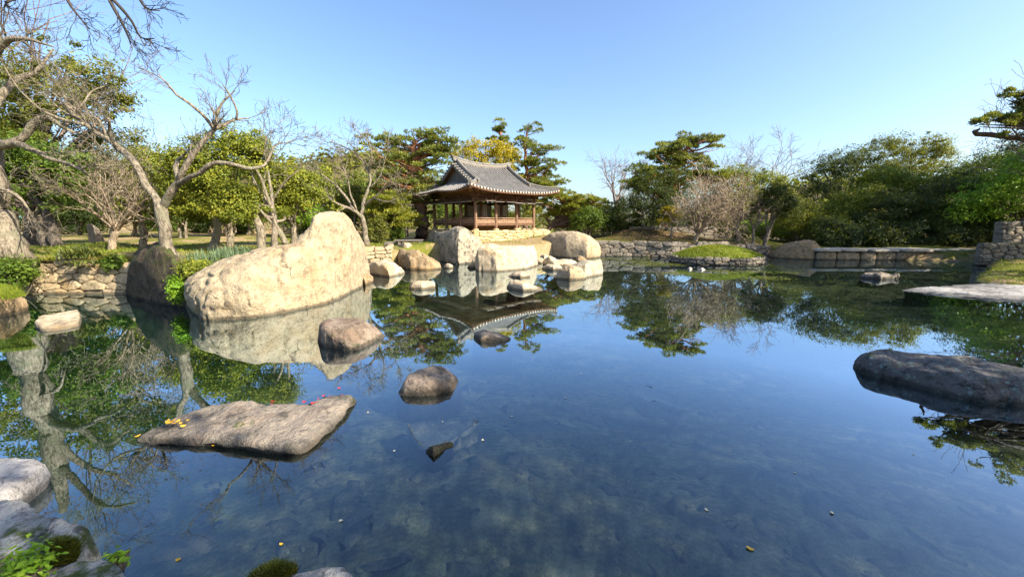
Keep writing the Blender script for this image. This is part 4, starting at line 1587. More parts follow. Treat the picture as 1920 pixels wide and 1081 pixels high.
def bare_traced(name, label, base_px, d, limbs, bark, twigs, seed, group=None, spec=None, rmin=0.006, twig_from=0.25):
    """limbs: list of (points, radii); twigs: number of twig systems grown along them"""
    rng = np.random.default_rng(seed)
    b = D(base_px[0], base_px[1], d)
    tr = Tree(name, label, b, bark, group)
    sm = []
    for pts, rad in limbs:
        P = wp(pts, d)
        r = np.interp(np.linspace(0, 1, len(P)), np.linspace(0, 1, len(rad)), rad)
        P2 = tr.limb(P, r, 9)
        sm.append((P2, np.interp(np.linspace(0, 1, len(P2)), np.linspace(0, 1, len(rad)), rad)))
    spec = spec or [(4, 0.6, 0.8, 4, 0.16, 0.05), (3, 0.6, 0.8, 3, 0.18, 0.04), (0, 0, 0, 3, 0.2, 0.03)]
    for P2, r in sm[1:]:
        L = np.linalg.norm(np.diff(P2, axis=0), axis=1).sum()
        k = max(2, int(twigs * L))
        for c in range(k):
            f = rng.uniform(twig_from, 1.0) ** 0.8 if c else 1.0
            i = min(int(f * (len(P2) - 1)), len(P2) - 2)
            t = unit(P2[i + 1] - P2[i])
            side = unit(np.cross(t, rng.normal(size=3)))
            a = rng.uniform(0.35, 1.0) if c else 0.15
            nd = unit(t * math.cos(a) + side * math.sin(a) + np.array([0, 0, 0.25]))
            grow(tr, P2[i], nd, rng.uniform(0.5, 1.15) * (0.55 + 0.09 * L), max(min(r[i] * 0.55, 0.03), rmin * 1.5), 0, rng, spec, {'rmin': rmin})
    tr.finish()
    return tr


def bare_tree(name, label, px, d, crown, bark, seed, r0=0.15, nmain=6, levels=None, rmin=0.008, group=None, lean=0.0, fork=0.35, spread=1.0, zbase=None, part='trunk'):
    """a leafless tree grown into the ellipse crown = (px, py, rx, ry)"""
    rng = np.random.default_rng(seed)
    x = D(px, 430, d)[0]
    b = np.array([x, d, (hz(x, d) if zbase is None else zbase) - 0.05])
    cc = D(crown[0], crown[1], d)
    rx, rz_ = crown[2] * d / FPX, crown[3] * d / FPX
    tr = Tree(name, label, b, bark, group)
    top = b + (cc - b) * fork
    top[0] += lean
    mid = (b + top) / 2 + rng.normal(size=3) * 0.05
    tr.limb([b, mid, top], [r0 * 1.25, r0, r0 * 0.85], 9)
    levels = levels or [(5, 0.62, 0.75, 5, 0.13, 0.05), (5, 0.6, 0.8, 4, 0.16, 0.04), (4, 0.6, 0.8, 3, 0.2, 0.03), (0, 0, 0, 3, 0.2, 0.02)]
    for k in range(nmain):
        a = 2 * math.pi * (k + rng.uniform(-.3, .3)) / nmain
        e = rng.uniform(0.15, 1.0)
        tgt = cc + np.array([math.cos(a) * rx * 0.75 * spread * (1.1 - 0.5 * e), math.sin(a) * rx * 0.65 * (1.1 - 0.5 * e), rz_ * (e * 1.3 - 0.55)])
        v = tgt - top
        L = np.linalg.norm(v)
        grow(tr, top - unit(top - mid) * rng.uniform(0, 0.3) * np.linalg.norm(top - mid), unit(v + np.array([0, 0, -0.12 * L])), L * 0.95, r0 * rng.uniform(0.4, 0.65), 0, rng, levels, {'rmin': rmin})
    tr.finish(part)
    return tr


def fit_ellipses(crown, d, depth=0.8, dj=0.0, rng=None):
    out = []
    for c in crown:
        dd = d + (c[4] if len(c) > 4 else 0)
        P = D(c[0], c[1], dd)
        rx, rz_ = c[2] * dd / FPX, c[3] * dd / FPX
        out.append((P, np.array([rx, max(min(rx, 1.6 * rz_) * depth, 0.3), rz_])))
    return out


def leafy_tree(name, label, px, d, crown, leaf, bark, seed, n=9000, size=0.17, r0=0.16, group=None, clump=0.42, trunks=None, zbase=None, fill=0.35, cat='tree', droop=0.0, nlimb=14, sparse=0.0):
    """broadleaf tree: limbs reach out to leaf clumps spread through the crown ellipses (px, py, rx, ry[, depth offset])"""
    n, size, clump, sparse = int(n * 1.42), size * 0.76, clump * 0.82, sparse + 0.10
    rng = np.random.default_rng(seed)
    x = D(px, 430, d)[0]
    b = np.array([x, d, (hz(x, d) if zbase is None else zbase) - 0.05])
    tr = Tree(name, label, b, bark, group, cat)
    E_ = fit_ellipses(crown, d)
    vol = np.array([e[1].prod() ** 0.75 for e in E_])
    vol /= vol.sum()
    surf = sum((e[1][0] * e[1][2]) for e in E_)
    ncl = int(np.clip(14 * surf / clump ** 2 * 0.55, 24, 420))
    cl, cn = [], []
    which = rng.choice(len(E_), ncl, p=vol)
    for w in which:
        c, r = E_[w]
        v = unit(rng.normal(size=3))
        if v[2] < -0.55:
            v[2] *= -0.6
        f = 1.0 - fill * rng.uniform(0, 1) ** 1.3
        q = c + v * r * f * (1 + 0.15 * rng.normal())
        cl.append(q)
        cn.append(v)
    cl, cn = np.array(cl), np.array(cn)
    if sparse > 0:
        keep = fbm(cl, 0.5, 2, seed) > (-0.4 + sparse)
        if keep.sum() > 10:
            cl, cn = cl[keep], cn[keep]
    # trunk and limbs
    cc = sum(e[0] * v for e, v in zip(E_, vol))
    top = b + (cc - b) * 0.62
    trunks = trunks or [(0.0, 1.0)]
    tops = []
    for dx, rs in trunks:
        b2 = b + np.array([dx, rng.uniform(-.15, .15), 0])
        t2 = top + np.array([dx * 1.6, rng.uniform(-.2, .2), 0])
        m2 = (b2 + t2) / 2 + rng.normal(size=3) * np.array([0.12, 0.12, 0.05])
        tr.limb([b2, m2, t2], [r0 * rs * 1.2, r0 * rs * 0.9, r0 * rs * 0.6], 8)
        tops.append((m2, t2))
    for k in rng.choice(len(cl), min(nlimb, len(cl)), replace=False):
        m2, t2 = tops[rng.integers(len(tops))]
        s = m2 + (t2 - m2) * rng.uniform(0.3, 1.0)
        e = cl[k]
        mid = s + (e - s) * 0.5 + np.array([0, 0, 0.15]) + rng.normal(size=3) * 0.12
        tr.limb([s, mid, e], [r0 * 0.42, r0 * 0.25, 0.015], 5)
    tr.finish()
    per = max(6, n // len(cl))
    cid = np.repeat(np.arange(len(cl)), per)
    m_ = len(cid)
    csz = clump * rng.uniform(0.4, 1.7, len(cl))
    off_ = rng.normal(size=(m_, 3)) * 0.5
    off_[:, 2] *= 0.62
    P = cl[cid] + off_ * csz[cid][:, None]
    P[:, 2] -= droop * np.abs(rng.normal(size=m_))
    nr = off_ * 0.6 + cn[cid] * 0.5 + np.array([0, 0, 0.55]) + rng.normal(size=(m_, 3)) * 0.45
    ct = rng.normal(size=len(cl)) * 0.16
    tint = 0.48 + ct[cid] + rng.normal(size=m_) * 0.15 + 0.10 * off_[:, 2]
    tr.leaves(P, nr, size, leaf, rng, tint)
    return tr


def needle_tufts(P, up, length, width, rng, k=5):
    n = len(P)
    base = np.repeat(P, k, 0)
    d = np.repeat(up, k, 0) + rng.normal(size=(n * k, 3)) * 0.55
    d /= np.linalg.norm(d, axis=1)[:, None] + 1e-9
    s = np.cross(d, rng.normal(size=(n * k, 3)))
    s /= np.linalg.norm(s, axis=1)[:, None] + 1e-9
    L = (length * rng.uniform(0.6, 1.25, n * k))[:, None]
    V = np.stack([base - s * width * 0.35, base + d * L * 0.6 + s * width * 0.5, base + d * L, base + d * L * 0.6 - s * width * 0.5], 1).reshape(-1, 3)
    Q = np.arange(n * k * 4).reshape(-1, 4)
    LEAF_N[0] += n * k
    return V, Q


def pine_tree(name, label, px, d, crown, leaf, bark, seed, n=3200, r0=0.25, group=None, pads=46, needle=0.26, width=0.06, trunk_px=None, zbase=None, pad=0.75, flat=0.30):
    """red pine: bare trunk, crooked boughs and flat pads of needle tufts inside the crown ellipses"""
    rng = np.random.default_rng(seed)
    x = D(px, 430, d)[0]
    b = np.array([x, d, (hz(x, d) if zbase is None else zbase) - 0.05])
    tr = Tree(name, label, b, bark, group)
    pads, pad = int(pads * 1.7), pad * 0.74
    E_ = fit_ellipses(crown, d, 0.85)
    vol = np.array([e[1].prod() ** 0.67 for e in E_])
    vol /= vol.sum()
    ztop = max(e[0][2] + e[1][2] for e in E_)
    if trunk_px:
        T = [b] + [D(a[0], a[1], d + (a[2] if len(a) > 2 else 0)) for a in trunk_px]
    else:
        cc = E_[0][0]
        T = [b, b * 0.6 + cc * 0.4 + rng.normal(size=3) * 0.2, cc]
    T = np.array(T)
    Tr = tr.limb(T, np.linspace(r0, r0 * 0.28, len(T)), 9)
    C, Rr, up = [], [], []
    for w in rng.choice(len(E_), pads, p=vol):
        c, r = E_[w]
        v = unit(rng.normal(size=3))
        f = rng.uniform(0.35, 1.1) if rng.random() < 0.8 else rng.uniform(0, 0.5)
        q = c + v * r * f
        C.append(q)
        Rr.append(pad * rng.uniform(0.6, 1.3) * min(1.0, 0.5 + r[0] / 2.2))
    C, Rr = np.array(C), np.array(Rr)
    for k in range(len(C)):
        q = C[k] - np.array([0, 0, 0.12])
        # bough from the trunk a little lower than the pad
        z = q[2] - 0.25 * np.linalg.norm(q[:2] - Tr[-1][:2]) - 0.2
        j = int(np.argmin(np.abs(Tr[:, 2] - z) + 0.15 * np.linalg.norm(Tr - q, axis=1)))
        j = max(j, len(Tr) // 3)
        s = Tr[j]
        L = np.linalg.norm(q - s)
        mid = s + (q - s) * 0.5 + rng.normal(size=3) * 0.10 * L + np.array([0, 0, 0.04 * L])
        tr.limb([s, mid, q], [min(r0 * 0.35, 0.03 + 0.03 * L), 0.02 + 0.012 * L, 0.015], 5)
    tr.finish()
    n, needle, width = int(n * 1.3), needle * 0.85, width * 0.75
    per = max(8, n // len(C))
    cid = np.repeat(np.arange(len(C)), per)
    m_ = len(cid)
    a = rng.uniform(0, 2 * math.pi, m_)
    rr_ = np.sqrt(rng.uniform(0, 1, m_))
    sx = rng.uniform(0.75, 1.3, len(C))
    off_ = np.stack([np.cos(a) * rr_ * sx[cid], np.sin(a) * rr_, (1 - rr_ ** 2) * flat * 0.9 + rng.normal(size=m_) * flat * 0.28], -1)
    lump = fbm(C[cid] + off_ * Rr[cid][:, None], 1.6, 2, seed)
    P = C[cid] + off_ * Rr[cid][:, None] + np.stack([0 * lump, 0 * lump, lump * 0.12], -1)
    upv = off_ * np.array([0.7, 0.7, 0.4]) + np.array([0, 0, 0.75])
    V, Q = needle_tufts(P - tr.base, upv, needle, width, rng)
    tint = 0.45 + rng.normal(size=m_) * 0.16 + (rng.normal(size=len(C)) * 0.15)[cid] + 0.25 * (off_[:, 2] / flat - 0.4)
    obj('crown', V, Q, None, leaf, tr.root, False, np.repeat(np.clip(tint, 0, 1), 20))
    return tr


def fringe(name, label, px, d, w, h, leaf, seed, n=260, blade=0.5, width=0.035, cat='plant', zbase=None, arch=0.6, spread=1.0, group=None):
    """a tuft of arching strap leaves"""
    rng = np.random.default_rng(seed)
    x = D(px, 430, d)[0]
    z = hz(x, d) if zbase is None else zbase
    root = empty(name, (x, d, z))
    tag(root, label, cat, group)
    V, Q, A = [], [], []
    for k in range(n):
        p = np.array([rng.normal() * w * 0.35, rng.normal() * w * 0.25, 0.0])
        a = rng.uniform(0, 2 * math.pi)
        o = np.array([math.cos(a), math.sin(a), 0])
        lean = rng.uniform(0.1, 1.0) * spread
        L = blade * rng.uniform(0.6, 1.2)
        s = np.array([-o[1], o[0], 0]) * width / 2
        t_ = np.clip(0.5 + rng.normal() * 0.25, 0, 1)
        i0 = len(V)
        for j, f in enumerate((0, 0.35, 0.7, 1.0)):
            q = p + o * L * lean * f + np.array([0, 0, h * L / blade * (f - arch * lean * f * f)])
            ww = (1.0, 0.95, 0.6, 0.05)[j]
            V += [q - s * ww, q + s * ww]
            A += [t_, t_]
        for j in range(3):
            Q.append((i0 + 2 * j, i0 + 2 * j + 1, i0 + 2 * j + 3, i0 + 2 * j + 2))
    obj('leaves', V, Q, None, leaf, root, False, A)
    return root


def shrub(name, label, px, py, d, rx, ry, leaf, seed, n=2600, size=0.11, group=None, clump=0.22, zc=None, cat='shrub', bark='bark_dark'):
    rng = np.random.default_rng(seed)
    c = D(px, py, d)
    zb = hz(c[0], c[1]) if zc is None else zc
    r = np.array([rx, rx, ry]) * d / FPX
    r[1] *= 0.8
    root = empty(name, (c[0], c[1], zb))
    tag(root, label, cat, group)
    base = np.array([c[0], c[1], zb])
    ncl = max(12, n // 60)
    v = rng.normal(size=(ncl, 3))
    v /= np.linalg.norm(v, axis=1)[:, None]
    q = c + v * r * rng.uniform(0.45, 1.0, ncl)[:, None]
    st_ = MB()
    for k in range(min(ncl, 12)):
        st_.tube(np.array([base, base * 0.4 + q[k] * 0.6 + rng.normal(size=3) * 0.04, q[k]]) - base, [0.022, 0.014, 0.006], 5)
    st_.build('stem', M[bark], root)
    cid = np.repeat(np.arange(ncl), n // ncl)
    off_ = rng.normal(size=(len(cid), 3)) * 0.5
    P = q[cid] + off_ * clump
    nr = off_ * 0.5 + v[cid] * 0.4 + np.array([0, 0, 0.6]) + rng.normal(size=off_.shape) * 0.4
    tint = 0.5 + rng.normal(size=len(cid)) * 0.17 + (rng.normal(size=ncl) * 0.15)[cid]
    V, Q = leaf_quads(P - base, nr, size, rng)
    obj('foliage', V, Q, None, leaf, root, False, np.repeat(np.clip(tint, 0, 1), 4))
    return root


TWIG = [(5, 0.62, 0.8, 3, 0.15, 0.03), (4, 0.62, 0.8, 3, 0.18, 0.03), (4, 0.6, 0.8, 3, 0.2, 0.02), (0, 0, 0, 3, 0.2, 0.02)]

# ---- left bank
LB = 'trees on the lawn along the near bank'
bare_traced('bare_tree', 'big pale leafless tree forking low above the dark boulder', (322, 500), 11.8, [
    ([(326, 506), (320, 470), (309, 425), (301, 385)], [0.208, 0.172, 0.165, 0.153]),
    ([(302, 392), (274, 346, .1), (256, 307, .2), (222, 278, .3), (200, 259, .4), (159, 233, .5), (137, 215, .6), (126, 193, .7), (118, 172, .8)], [0.116, 0.092, 0.076, 0.061, 0.027]),
    ([(159, 233, .5), (110, 222, .4), (70, 200, .2), (30, 160, 0), (5, 120, -.2)], [0.052, 0.031, 0.012]),
    ([(137, 215, .6), (158, 192, .8), (174, 170, 1.0), (196, 162, 1.2)], [0.043, 0.027, 0.011]),
    ([(224, 281, .3), (206, 250, .0), (203, 222, -.3)], [0.055, 0.043, 0.031]),
    ([(200, 259, .4), (186, 228, .3), (177, 221, .2)], [0.037, 0.031, 0.027]),
    ([(302, 390), (320, 362, -.1), (335, 341, -.2), (344, 319, -.3), (359, 296, -.3), (389, 259, -.2), (402, 241, -.2)], [0.122, 0.098, 0.086, 0.073, 0.061]),
    ([(402, 241, -.2), (385, 222, -.4), (356, 196, -.6), (330, 178, -.7), (304, 148, -.9), (262, 128, -1.0)], [0.052, 0.037, 0.025, 0.009]),
    ([(402, 241, -.2), (405, 218, 0), (422, 185, .2), (441, 170, .3)], [0.046, 0.031, 0.012]),
    ([(402, 241, -.2), (422, 233, .1), (443, 224, .3), (468, 222, .5)], [0.049, 0.037, 0.019]),
    ([(443, 224, .3), (444, 207, .2), (430, 178, .1), (418, 159, 0)], [0.037, 0.027, 0.015]),
    ([(335, 345, -.2), (345, 340, -.3), (370, 326, -.5), (400, 306, -.6), (437, 309, -.5), (467, 315, -.3), (490, 311, -.1), (503, 296, .1), (516, 272, .3), (547, 266, .5)], [0.086, 0.067, 0.055, 0.046, 0.031, 0.012]),
    ([(503, 296, .1), (497, 265, .2), (510, 243, .4)], [0.031, 0.019, 0.008]),
    ([(335, 341, -.2), (331, 318, .1), (334, 300, .3), (338, 296, .3)], [0.067, 0.061, 0.049]),
], M['bark_pale'], 2.8, 41, LB, TWIG[1:], 0.005, 0.45)
tr = Tree('bare_tree', 'thick pale trunk rising out of view beside the bank corner shrub', (-16.9, 13.0, 1.2), M['bark_pale'], LB)
tr.limb([(-16.75, 12.9, 0.9), (-16.9, 13, 1.9), (-17.05, 13, 3.2), (-17.1, 13.1, 4.8), (-17.0, 13.1, 6.4), (-17.4, 13.3, 8.6)], [0.62, 0.44, 0.38, 0.36, 0.28, 0.12], 12)
rngx = np.random.default_rng(55)
for pts, rad in (([(-36, 300), (0, 272, .1), (40, 262, .2), (68, 224, .3), (96, 222, .4), (126, 242, .5), (150, 250, .6)], [.16, .11, .08, .03]),
                 ([(-30, 300), (10, 270, -.1), (55, 276, -.2), (95, 296, -.2), (140, 312, -.1), (165, 330, 0)], [.14, .10, .07, .02]),
                 ([(-40, 250), (-10, 200, .2), (30, 150, .5), (70, 130, .7), (100, 92, 1.0)], [.15, .11, .07, .02]),
                 ([(-45, 180), (0, 90, -.2), (40, 72, -.4), (100, 88, -.5)], [.12, .08, .02]),
                 ([(-40, 330), (10, 355, -.3), (40, 372, -.4), (60, 400, -.3)], [.08, .05, .015])):
    P2 = tr.limb(wp(pts, 13.0), np.interp(np.linspace(0, 1, len(pts)), np.linspace(0, 1, len(rad)), rad), 8)
    for c in range(3):
        i = int(rngx.uniform(0.4, 0.98) * (len(P2) - 2))
        t = unit(P2[i + 1] - P2[i])
        nd = unit(t * 0.6 + unit(np.cross(t, rngx.normal(size=3))) * 0.8 + np.array([0, 0, .3]))
        grow(tr, P2[i], nd, rngx.uniform(0.8, 1.7), 0.03, 0, rngx, TWIG, {'rmin': 0.006})
tr.finish()
bare_tree('bare_tree', 'tall thin twigged bare tree against the sky in the top corner', 75, 25.0, (95, 90, 115, 110), M['bark_pink'], 61, 0.25, 5, TWIG, 0.007, LB, fork=0.5)
bare_tree('bare_tree', 'low spreading tan bare tree left of the forked pale tree', 205, 17.0, (225, 360, 85, 55), M['bark_twig'], 62, 0.13, 8, TWIG, 0.006, LB, fork=0.35)
bare_tree('bare_tree', 'slender bare tree with a pale straight trunk on the lawn edge', 262, 18.5, (245, 300, 80, 80), M['bark_pale'], 63, 0.15, 6, TWIG, 0.007, LB, fork=0.45)
leafy_tree('evergreen_tree', 'dark glossy evergreen shading the lawn corner', 112, 17.0, [(60, 335, 105, 58), (130, 320, 55, 50), (-20, 320, 80, 80), (60, 375, 90, 30)], M['leaf_green'], M['bark_dark'], 70, 17000, 0.17, 0.2, LB, 0.5, [(0, 1), (-.5, .8)])
leafy_tree('evergreen_tree', 'tall olive evergreen crown with orange brown tips against the sky', 60, 20.5, [(140, 165, 75, 60), (40, 140, 80, 75), (195, 195, 40, 48), (-40, 190, 90, 110), (110, 240, 90, 50)], M['leaf_olive'], M['bark_dark'], 71, 16000, 0.2, 0.3, LB, 0.55, sparse=0.15)
leafy_tree('evergreen_tree', 'dark trunked evergreen filling the frame edge above the pale trunk', 15, 21.0, [(-20, 345, 60, 60), (60, 370, 60, 40), (20, 290, 80, 60)], M['leaf_green'], M['bark_dark'], 72, 9000, 0.17, 0.3, LB, 0.45)
leafy_tree('leafy_tree', 'yellow green leafy tree behind the forked pale tree', 392, 17.5, [(385, 325, 72, 62), (430, 285, 60, 48), (345, 345, 50, 58), (400, 385, 65, 38)], M['leaf_yellow'], M['bark_pale'], 73, 16000, 0.15, 0.17, LB, 0.42)
leafy_tree('leafy_tree', 'golden leafy tree with a pair of pale trunks above the huge boulder', 487, 16.5, [(470, 335, 62, 52), (455, 290, 45, 38), (500, 385, 48, 40), (440, 385, 45, 35)], M['leaf_yellow'], M['bark_pale'], 74, 13000, 0.14, 0.19, LB, 0.40, [(0, 1), (0.42, 0.7)])
bare_traced('leaning_tree', 'thin pale trunk leaning over the lawn behind the huge boulder', (530, 455), 19.0, [
    ([(534, 458), (520, 428), (506, 398), (500, 384)], [0.15, 0.12, 0.10]), ([(500, 386), (494, 350), (500, 310), (506, 280)], [0.08, 0.05, 0.02]), ([(502, 390), (530, 345), (560, 318)], [0.06, 0.02])],
    M['bark_pale'], 2.0, 75, LB, TWIG[1:], 0.007)
for k, (px, d, cx_, cy_, rx, ry, lf, lab) in enumerate([
        (560, 34, 565, 400, 46, 32, 'bright', 'bright green rounded small tree between lawn trunks and boulder peak'),
        (425, 33, 420, 395, 44, 34, 'green', 'green small tree with thin white trunks far back on the lawn'),
        (465, 36, 468, 392, 40, 38, 'olive', 'olive small tree with a white forked trunk far back on the lawn'),
        (340, 30, 335, 392, 46, 38, 'green', 'green tree in the shade behind the forked pale tree trunk'),
        (620, 38, 622, 392, 42, 36, 'dark', 'dark round tree seen just left of the boulder peak'),
        (245, 31, 262, 395, 50, 36, 'olive', 'olive tree on the lawn behind the tan bare tree'),
        (150, 32, 160, 400, 55, 36, 'dark', 'dark shaded tree above the leaning dark stone'),
        (655, 36, 655, 375, 34, 46, 'olive', 'olive tree behind the bare tree at the boulder peak')]):
    leafy_tree('lawn_tree', lab, px, d, [(cx_, cy_, rx, ry), (cx_ - rx * .5, cy_ + ry * .35, rx * .6, ry * .6), (cx_ + rx * .5, cy_ + ry * .3, rx * .6, ry * .6)], M['leaf_' + lf], M['bark_pale'], 80 + k, 6500, 0.22, 0.14, LB, 0.5, [(0, 1), (0.35, .7)] if k % 2 else None)
for k, (px, cy_, rx, ry, lf, lab) in enumerate([
        (30, 365, 70, 60, 'olive', 'olive park tree behind the wall at the frame edge'), (190, 345, 75, 62, 'olive', 'broad olive park tree behind the boundary wall'), (290, 340, 60, 62, 'yellow', 'yellowish park tree behind the tan bare tree'),
        (370, 355, 60, 58, 'green', 'green park tree behind the yellow green tree'), (530, 365, 52, 50, 'olive', 'olive park tree behind the thin leaning trunk'), (595, 362, 52, 46, 'yellow', 'yellow olive park tree behind the boulder peak'),
        (690, 370, 50, 46, 'green', 'green park tree behind the cream bare tree')]):
    leafy_tree('park_tree', lab, px, 45.0 + (k * 7 % 5), [(px, cy_, rx, ry), (px - rx * .6, cy_ + ry * .3, rx * .6, ry * .7), (px + rx * .6, cy_ + ry * .35, rx * .6, ry * .65)], M['leaf_' + lf], M['bark_dark'], 180 + k, 6500, 0.34, 0.25, 'park trees behind the boundary wall', 0.8)
for k, (px, d, cr, lf, lab) in enumerate([
        (545, 21.0, [(545, 350, 48, 42), (575, 375, 40, 30), (520, 385, 36, 32)], 'yellow', 'yellow green tree behind the thin leaning trunk'),
        (430, 20.0, [(425, 365, 52, 40), (455, 400, 44, 26), (395, 405, 40, 24)], 'green', 'leafy green tree filling below the yellow crowns'),
        (300, 19.5, [(295, 330, 50, 52), (265, 370, 44, 36), (325, 385, 40, 32)], 'yellow', 'yellow olive tree behind the fork of the pale tree'),
        (205, 22.5, [(215, 270, 48, 46), (180, 330, 55, 50), (235, 350, 48, 44)], 'olive', 'olive brown tree sloping down from the tall evergreen')]):
    leafy_tree('leafy_tree', lab, px, d, cr, M['leaf_' + lf], M['bark_pale'], 260 + k, 8500, 0.18, 0.15, LB, 0.45)
# bare tree on the point
bare_traced('bare_tree', 'spreading cream leafless tree beside the huge boulder peak', (686, 458), 22.0, [
    ([(687, 460), (686, 440), (681, 418), (676, 405)], [0.173, 0.144, 0.137, 0.130]),
    ([(677, 408), (664, 394, -.2), (641, 386, -.4), (610, 371, -.6), (580, 385, -.6), (545, 388, -.4)], [0.108, 0.079, 0.058, 0.022]),
    ([(664, 394, -.2), (645, 365, 0), (625, 345, .2), (600, 325, .3), (575, 318, .4)], [0.079, 0.058, 0.022]),
    ([(676, 405), (682, 380, .3), (691, 355, .5), (692, 324, .6), (672, 293, .7), (645, 275, .8), (618, 266, .9)], [0.101, 0.072, 0.050, 0.014]),
    ([(692, 326, .6), (697, 290, .4), (688, 262, .3), (668, 246, .2)], [0.050, 0.036, 0.011]),
    ([(684, 385, .3), (702, 370, .0), (722, 352, -.2), (742, 344, -.3)], [0.072, 0.043, 0.014]),
    ([(691, 355, .5), (712, 330, .4), (722, 300, .3), (727, 280, .2)], [0.050, 0.029, 0.011]),
    ([(670, 398), (658, 365, -.4), (652, 335, -.6), (640, 305, -.7)], [0.072, 0.043, 0.014]),
    ([(648, 388, -.4), (622, 400, -.8), (596, 398, -1.0), (575, 402, -1.1)], [0.050, 0.032, 0.011]),
    ([(700, 372, .0), (725, 378, -.3), (748, 372, -.5), (765, 365, -.6)], [0.043, 0.029, 0.009]),
], M['bark_pale'], 3.2, 90, LB, TWIG[1:], 0.009, 0.3)

# ---- round the pavilion
PB = 'trees round the pavilion'
pine_tree('red_pine', 'broad flat topped red pine with a forked red trunk beside the pavilion', 790, 32.5, [(745, 270, 62, 22), (800, 262, 58, 20), (770, 310, 88, 34), (770, 352, 85, 30), (830, 285, 34, 22), (735, 335, 50, 30), (800, 385, 36, 16)],
          M['leaf_pine'], M['bark_pine'], 91, 5200, 0.62, PB, 92, 0.30, 0.085, [(790, 420), (792, 385), (780, 330), (776, 285), (778, 262)], pad=0.85)
leafy_tree('leafy_tree', 'golden yellow tree top showing above the pavilion roof', 905, 44.0, [(905, 285, 48, 24), (945, 295, 34, 26), (880, 300, 40, 30), (920, 340, 60, 40)], M['leaf_gold'], M['bark_dark'], 92, 9000, 0.26, 0.25, PB, 0.6)
pine_tree('red_pine', 'small dark pine top above the golden tree', 938, 52.0, [(936, 246, 20, 15), (942, 270, 24, 18), (948, 300, 30, 25)], M['leaf_pine'], M['bark_pine'], 93, 1500, 0.25, PB, 26, 0.36, 0.1, [(940, 330), (938, 236)], pad=0.7)
pine_tree('red_pine', 'tall open pine leaning out right of the pavilion roof', 985, 46.0, [(990, 240, 20, 14), (985, 268, 32, 16), (1015, 290, 36, 16), (1030, 318, 28, 16), (990, 310, 34, 22), (1040, 345, 34, 18), (1005, 345, 40, 22)],
          M['leaf_pine'], M['bark_pine'], 94, 3000, 0.3, PB, 52, 0.34, 0.095, [(985, 380), (988, 330), (984, 280), (990, 238)], pad=0.8)
pine_tree('red_pine', 'low yellow green pine spreading beside the platform end', 1022, 35.5, [(1060, 370, 58, 22), (1095, 385, 48, 22), (1040, 395, 44, 22), (1110, 405, 38, 18), (1030, 360, 30, 18)], M['leaf_pineyellow'], M['bark_pine'], 95, 4200, 0.28, PB, 66, 0.28, 0.085, [(1032, 425), (1050, 405), (1062, 385)], pad=0.75)
pine_tree('red_pine', 'bushy yellow green young pine behind the cream bare tree', 735, 29.5, [(735, 385, 40, 24), (720, 405, 38, 22), (755, 410, 36, 22), (700, 390, 26, 20)], M['leaf_pineyellow'], M['bark_grey'], 96, 3600, 0.16, PB, 56, 0.24, 0.075, pad=0.65)
leafy_tree('lawn_tree', 'dark bush tree behind the near railing of the pavilion', 860, 40.0, [(860, 395, 60, 36), (900, 400, 50, 30), (820, 405, 45, 28)], M['leaf_green'], M['bark_dark'], 97, 8000, 0.22, 0.16, PB, 0.5)
leafy_tree('lawn_tree', 'green tree seen through the open bays of the pavilion', 965, 42.0, [(965, 395, 45, 34), (1000, 400, 40, 30)], M['leaf_olive'], M['bark_dark'], 98, 6000, 0.22, 0.16, PB, 0.5)
for k, (px, cx_, rx, ry, lf, lab) in enumerate([(1100, 1102, 26, 24, 'green', 'small two stemmed green tree beside the rounded pinkish boulder'), (1137, 1140, 28, 27, 'dark', 'small dark tree with three pale stems above the far wall'),
                                               (1170, 1172, 30, 34, 'dark', 'dark tree with a pale double stem at the far wall terrace')]):
    leafy_tree('lawn_tree', lab, px, 33.0 + k, [(cx_, 412, rx, ry), (cx_ - rx * .5, 420, rx * .6, ry * .6), (cx_ + rx * .5, 418, rx * .6, ry * .6)], M['leaf_' + lf], M['bark_pale'], 100 + k, 6000, 0.18, 0.1, PB, 0.42, [(0, 1), (0.3, .8), (-.28, .8)])

# ---- far bank
FB = 'trees on the far bank'
bare_tree('bare_tree', 'far pinkish bare tree standing alone against the sky', 1157, 52.0, (1155, 345, 52, 34), M['bark_pink'], 110, 0.3, 7, TWIG, 0.016, FB, fork=0.55)
pine_tree('red_pine', 'large windswept pine rising over the dark grove', 1245, 35.0, [(1300, 268, 55, 13), (1255, 282, 44, 16), (1240, 305, 45, 16), (1215, 330, 42, 20), (1290, 298, 45, 16), (1320, 322, 40, 16), (1200, 350, 30, 20), (1345, 330, 26, 12), (1345, 262, 18, 7)],
          M['leaf_pine'], M['bark_pine'], 111, 5200, 0.4, FB, 88, 0.28, 0.08, [(1250, 400), (1262, 350), (1272, 305), (1290, 275)], pad=0.78, flat=0.26)
leafy_tree('evergreen_tree', 'dark dense evergreen below the windswept pine', 1222, 33.5, [(1225, 372, 56, 50), (1185, 402, 46, 36), (1272, 352, 36, 46), (1258, 395, 42, 38)], M['leaf_dark'], M['bark_grey'], 112, 18000, 0.17, 0.2, FB, 0.5, [(0, 1), (.5, .8), (-.6, .8)], sparse=-0.3)
leafy_tree('lawn_tree', 'small yellow leaved tree in the dark grove', 1258, 31.8, [(1258, 402, 17, 15), (1250, 412, 14, 10)], M['leaf_gold'], M['bark_grey'], 113, 2600, 0.16, 0.07, FB, 0.3)
bare_tree('bare_tree', 'dense tan bare tree with a dome of twigs over the islet', 1306, 28.5, (1325, 390, 62, 44), M['bark_twig'], 114, 0.15, 13, [(6, 0.62, 0.8, 5, 0.13, 0.03), (5, 0.62, 0.8, 3, 0.16, 0.03), (5, 0.6, 0.8, 3, 0.2, 0.02), (0, 0, 0, 3, 0.2, 0.02)], 0.011, FB, fork=0.3)
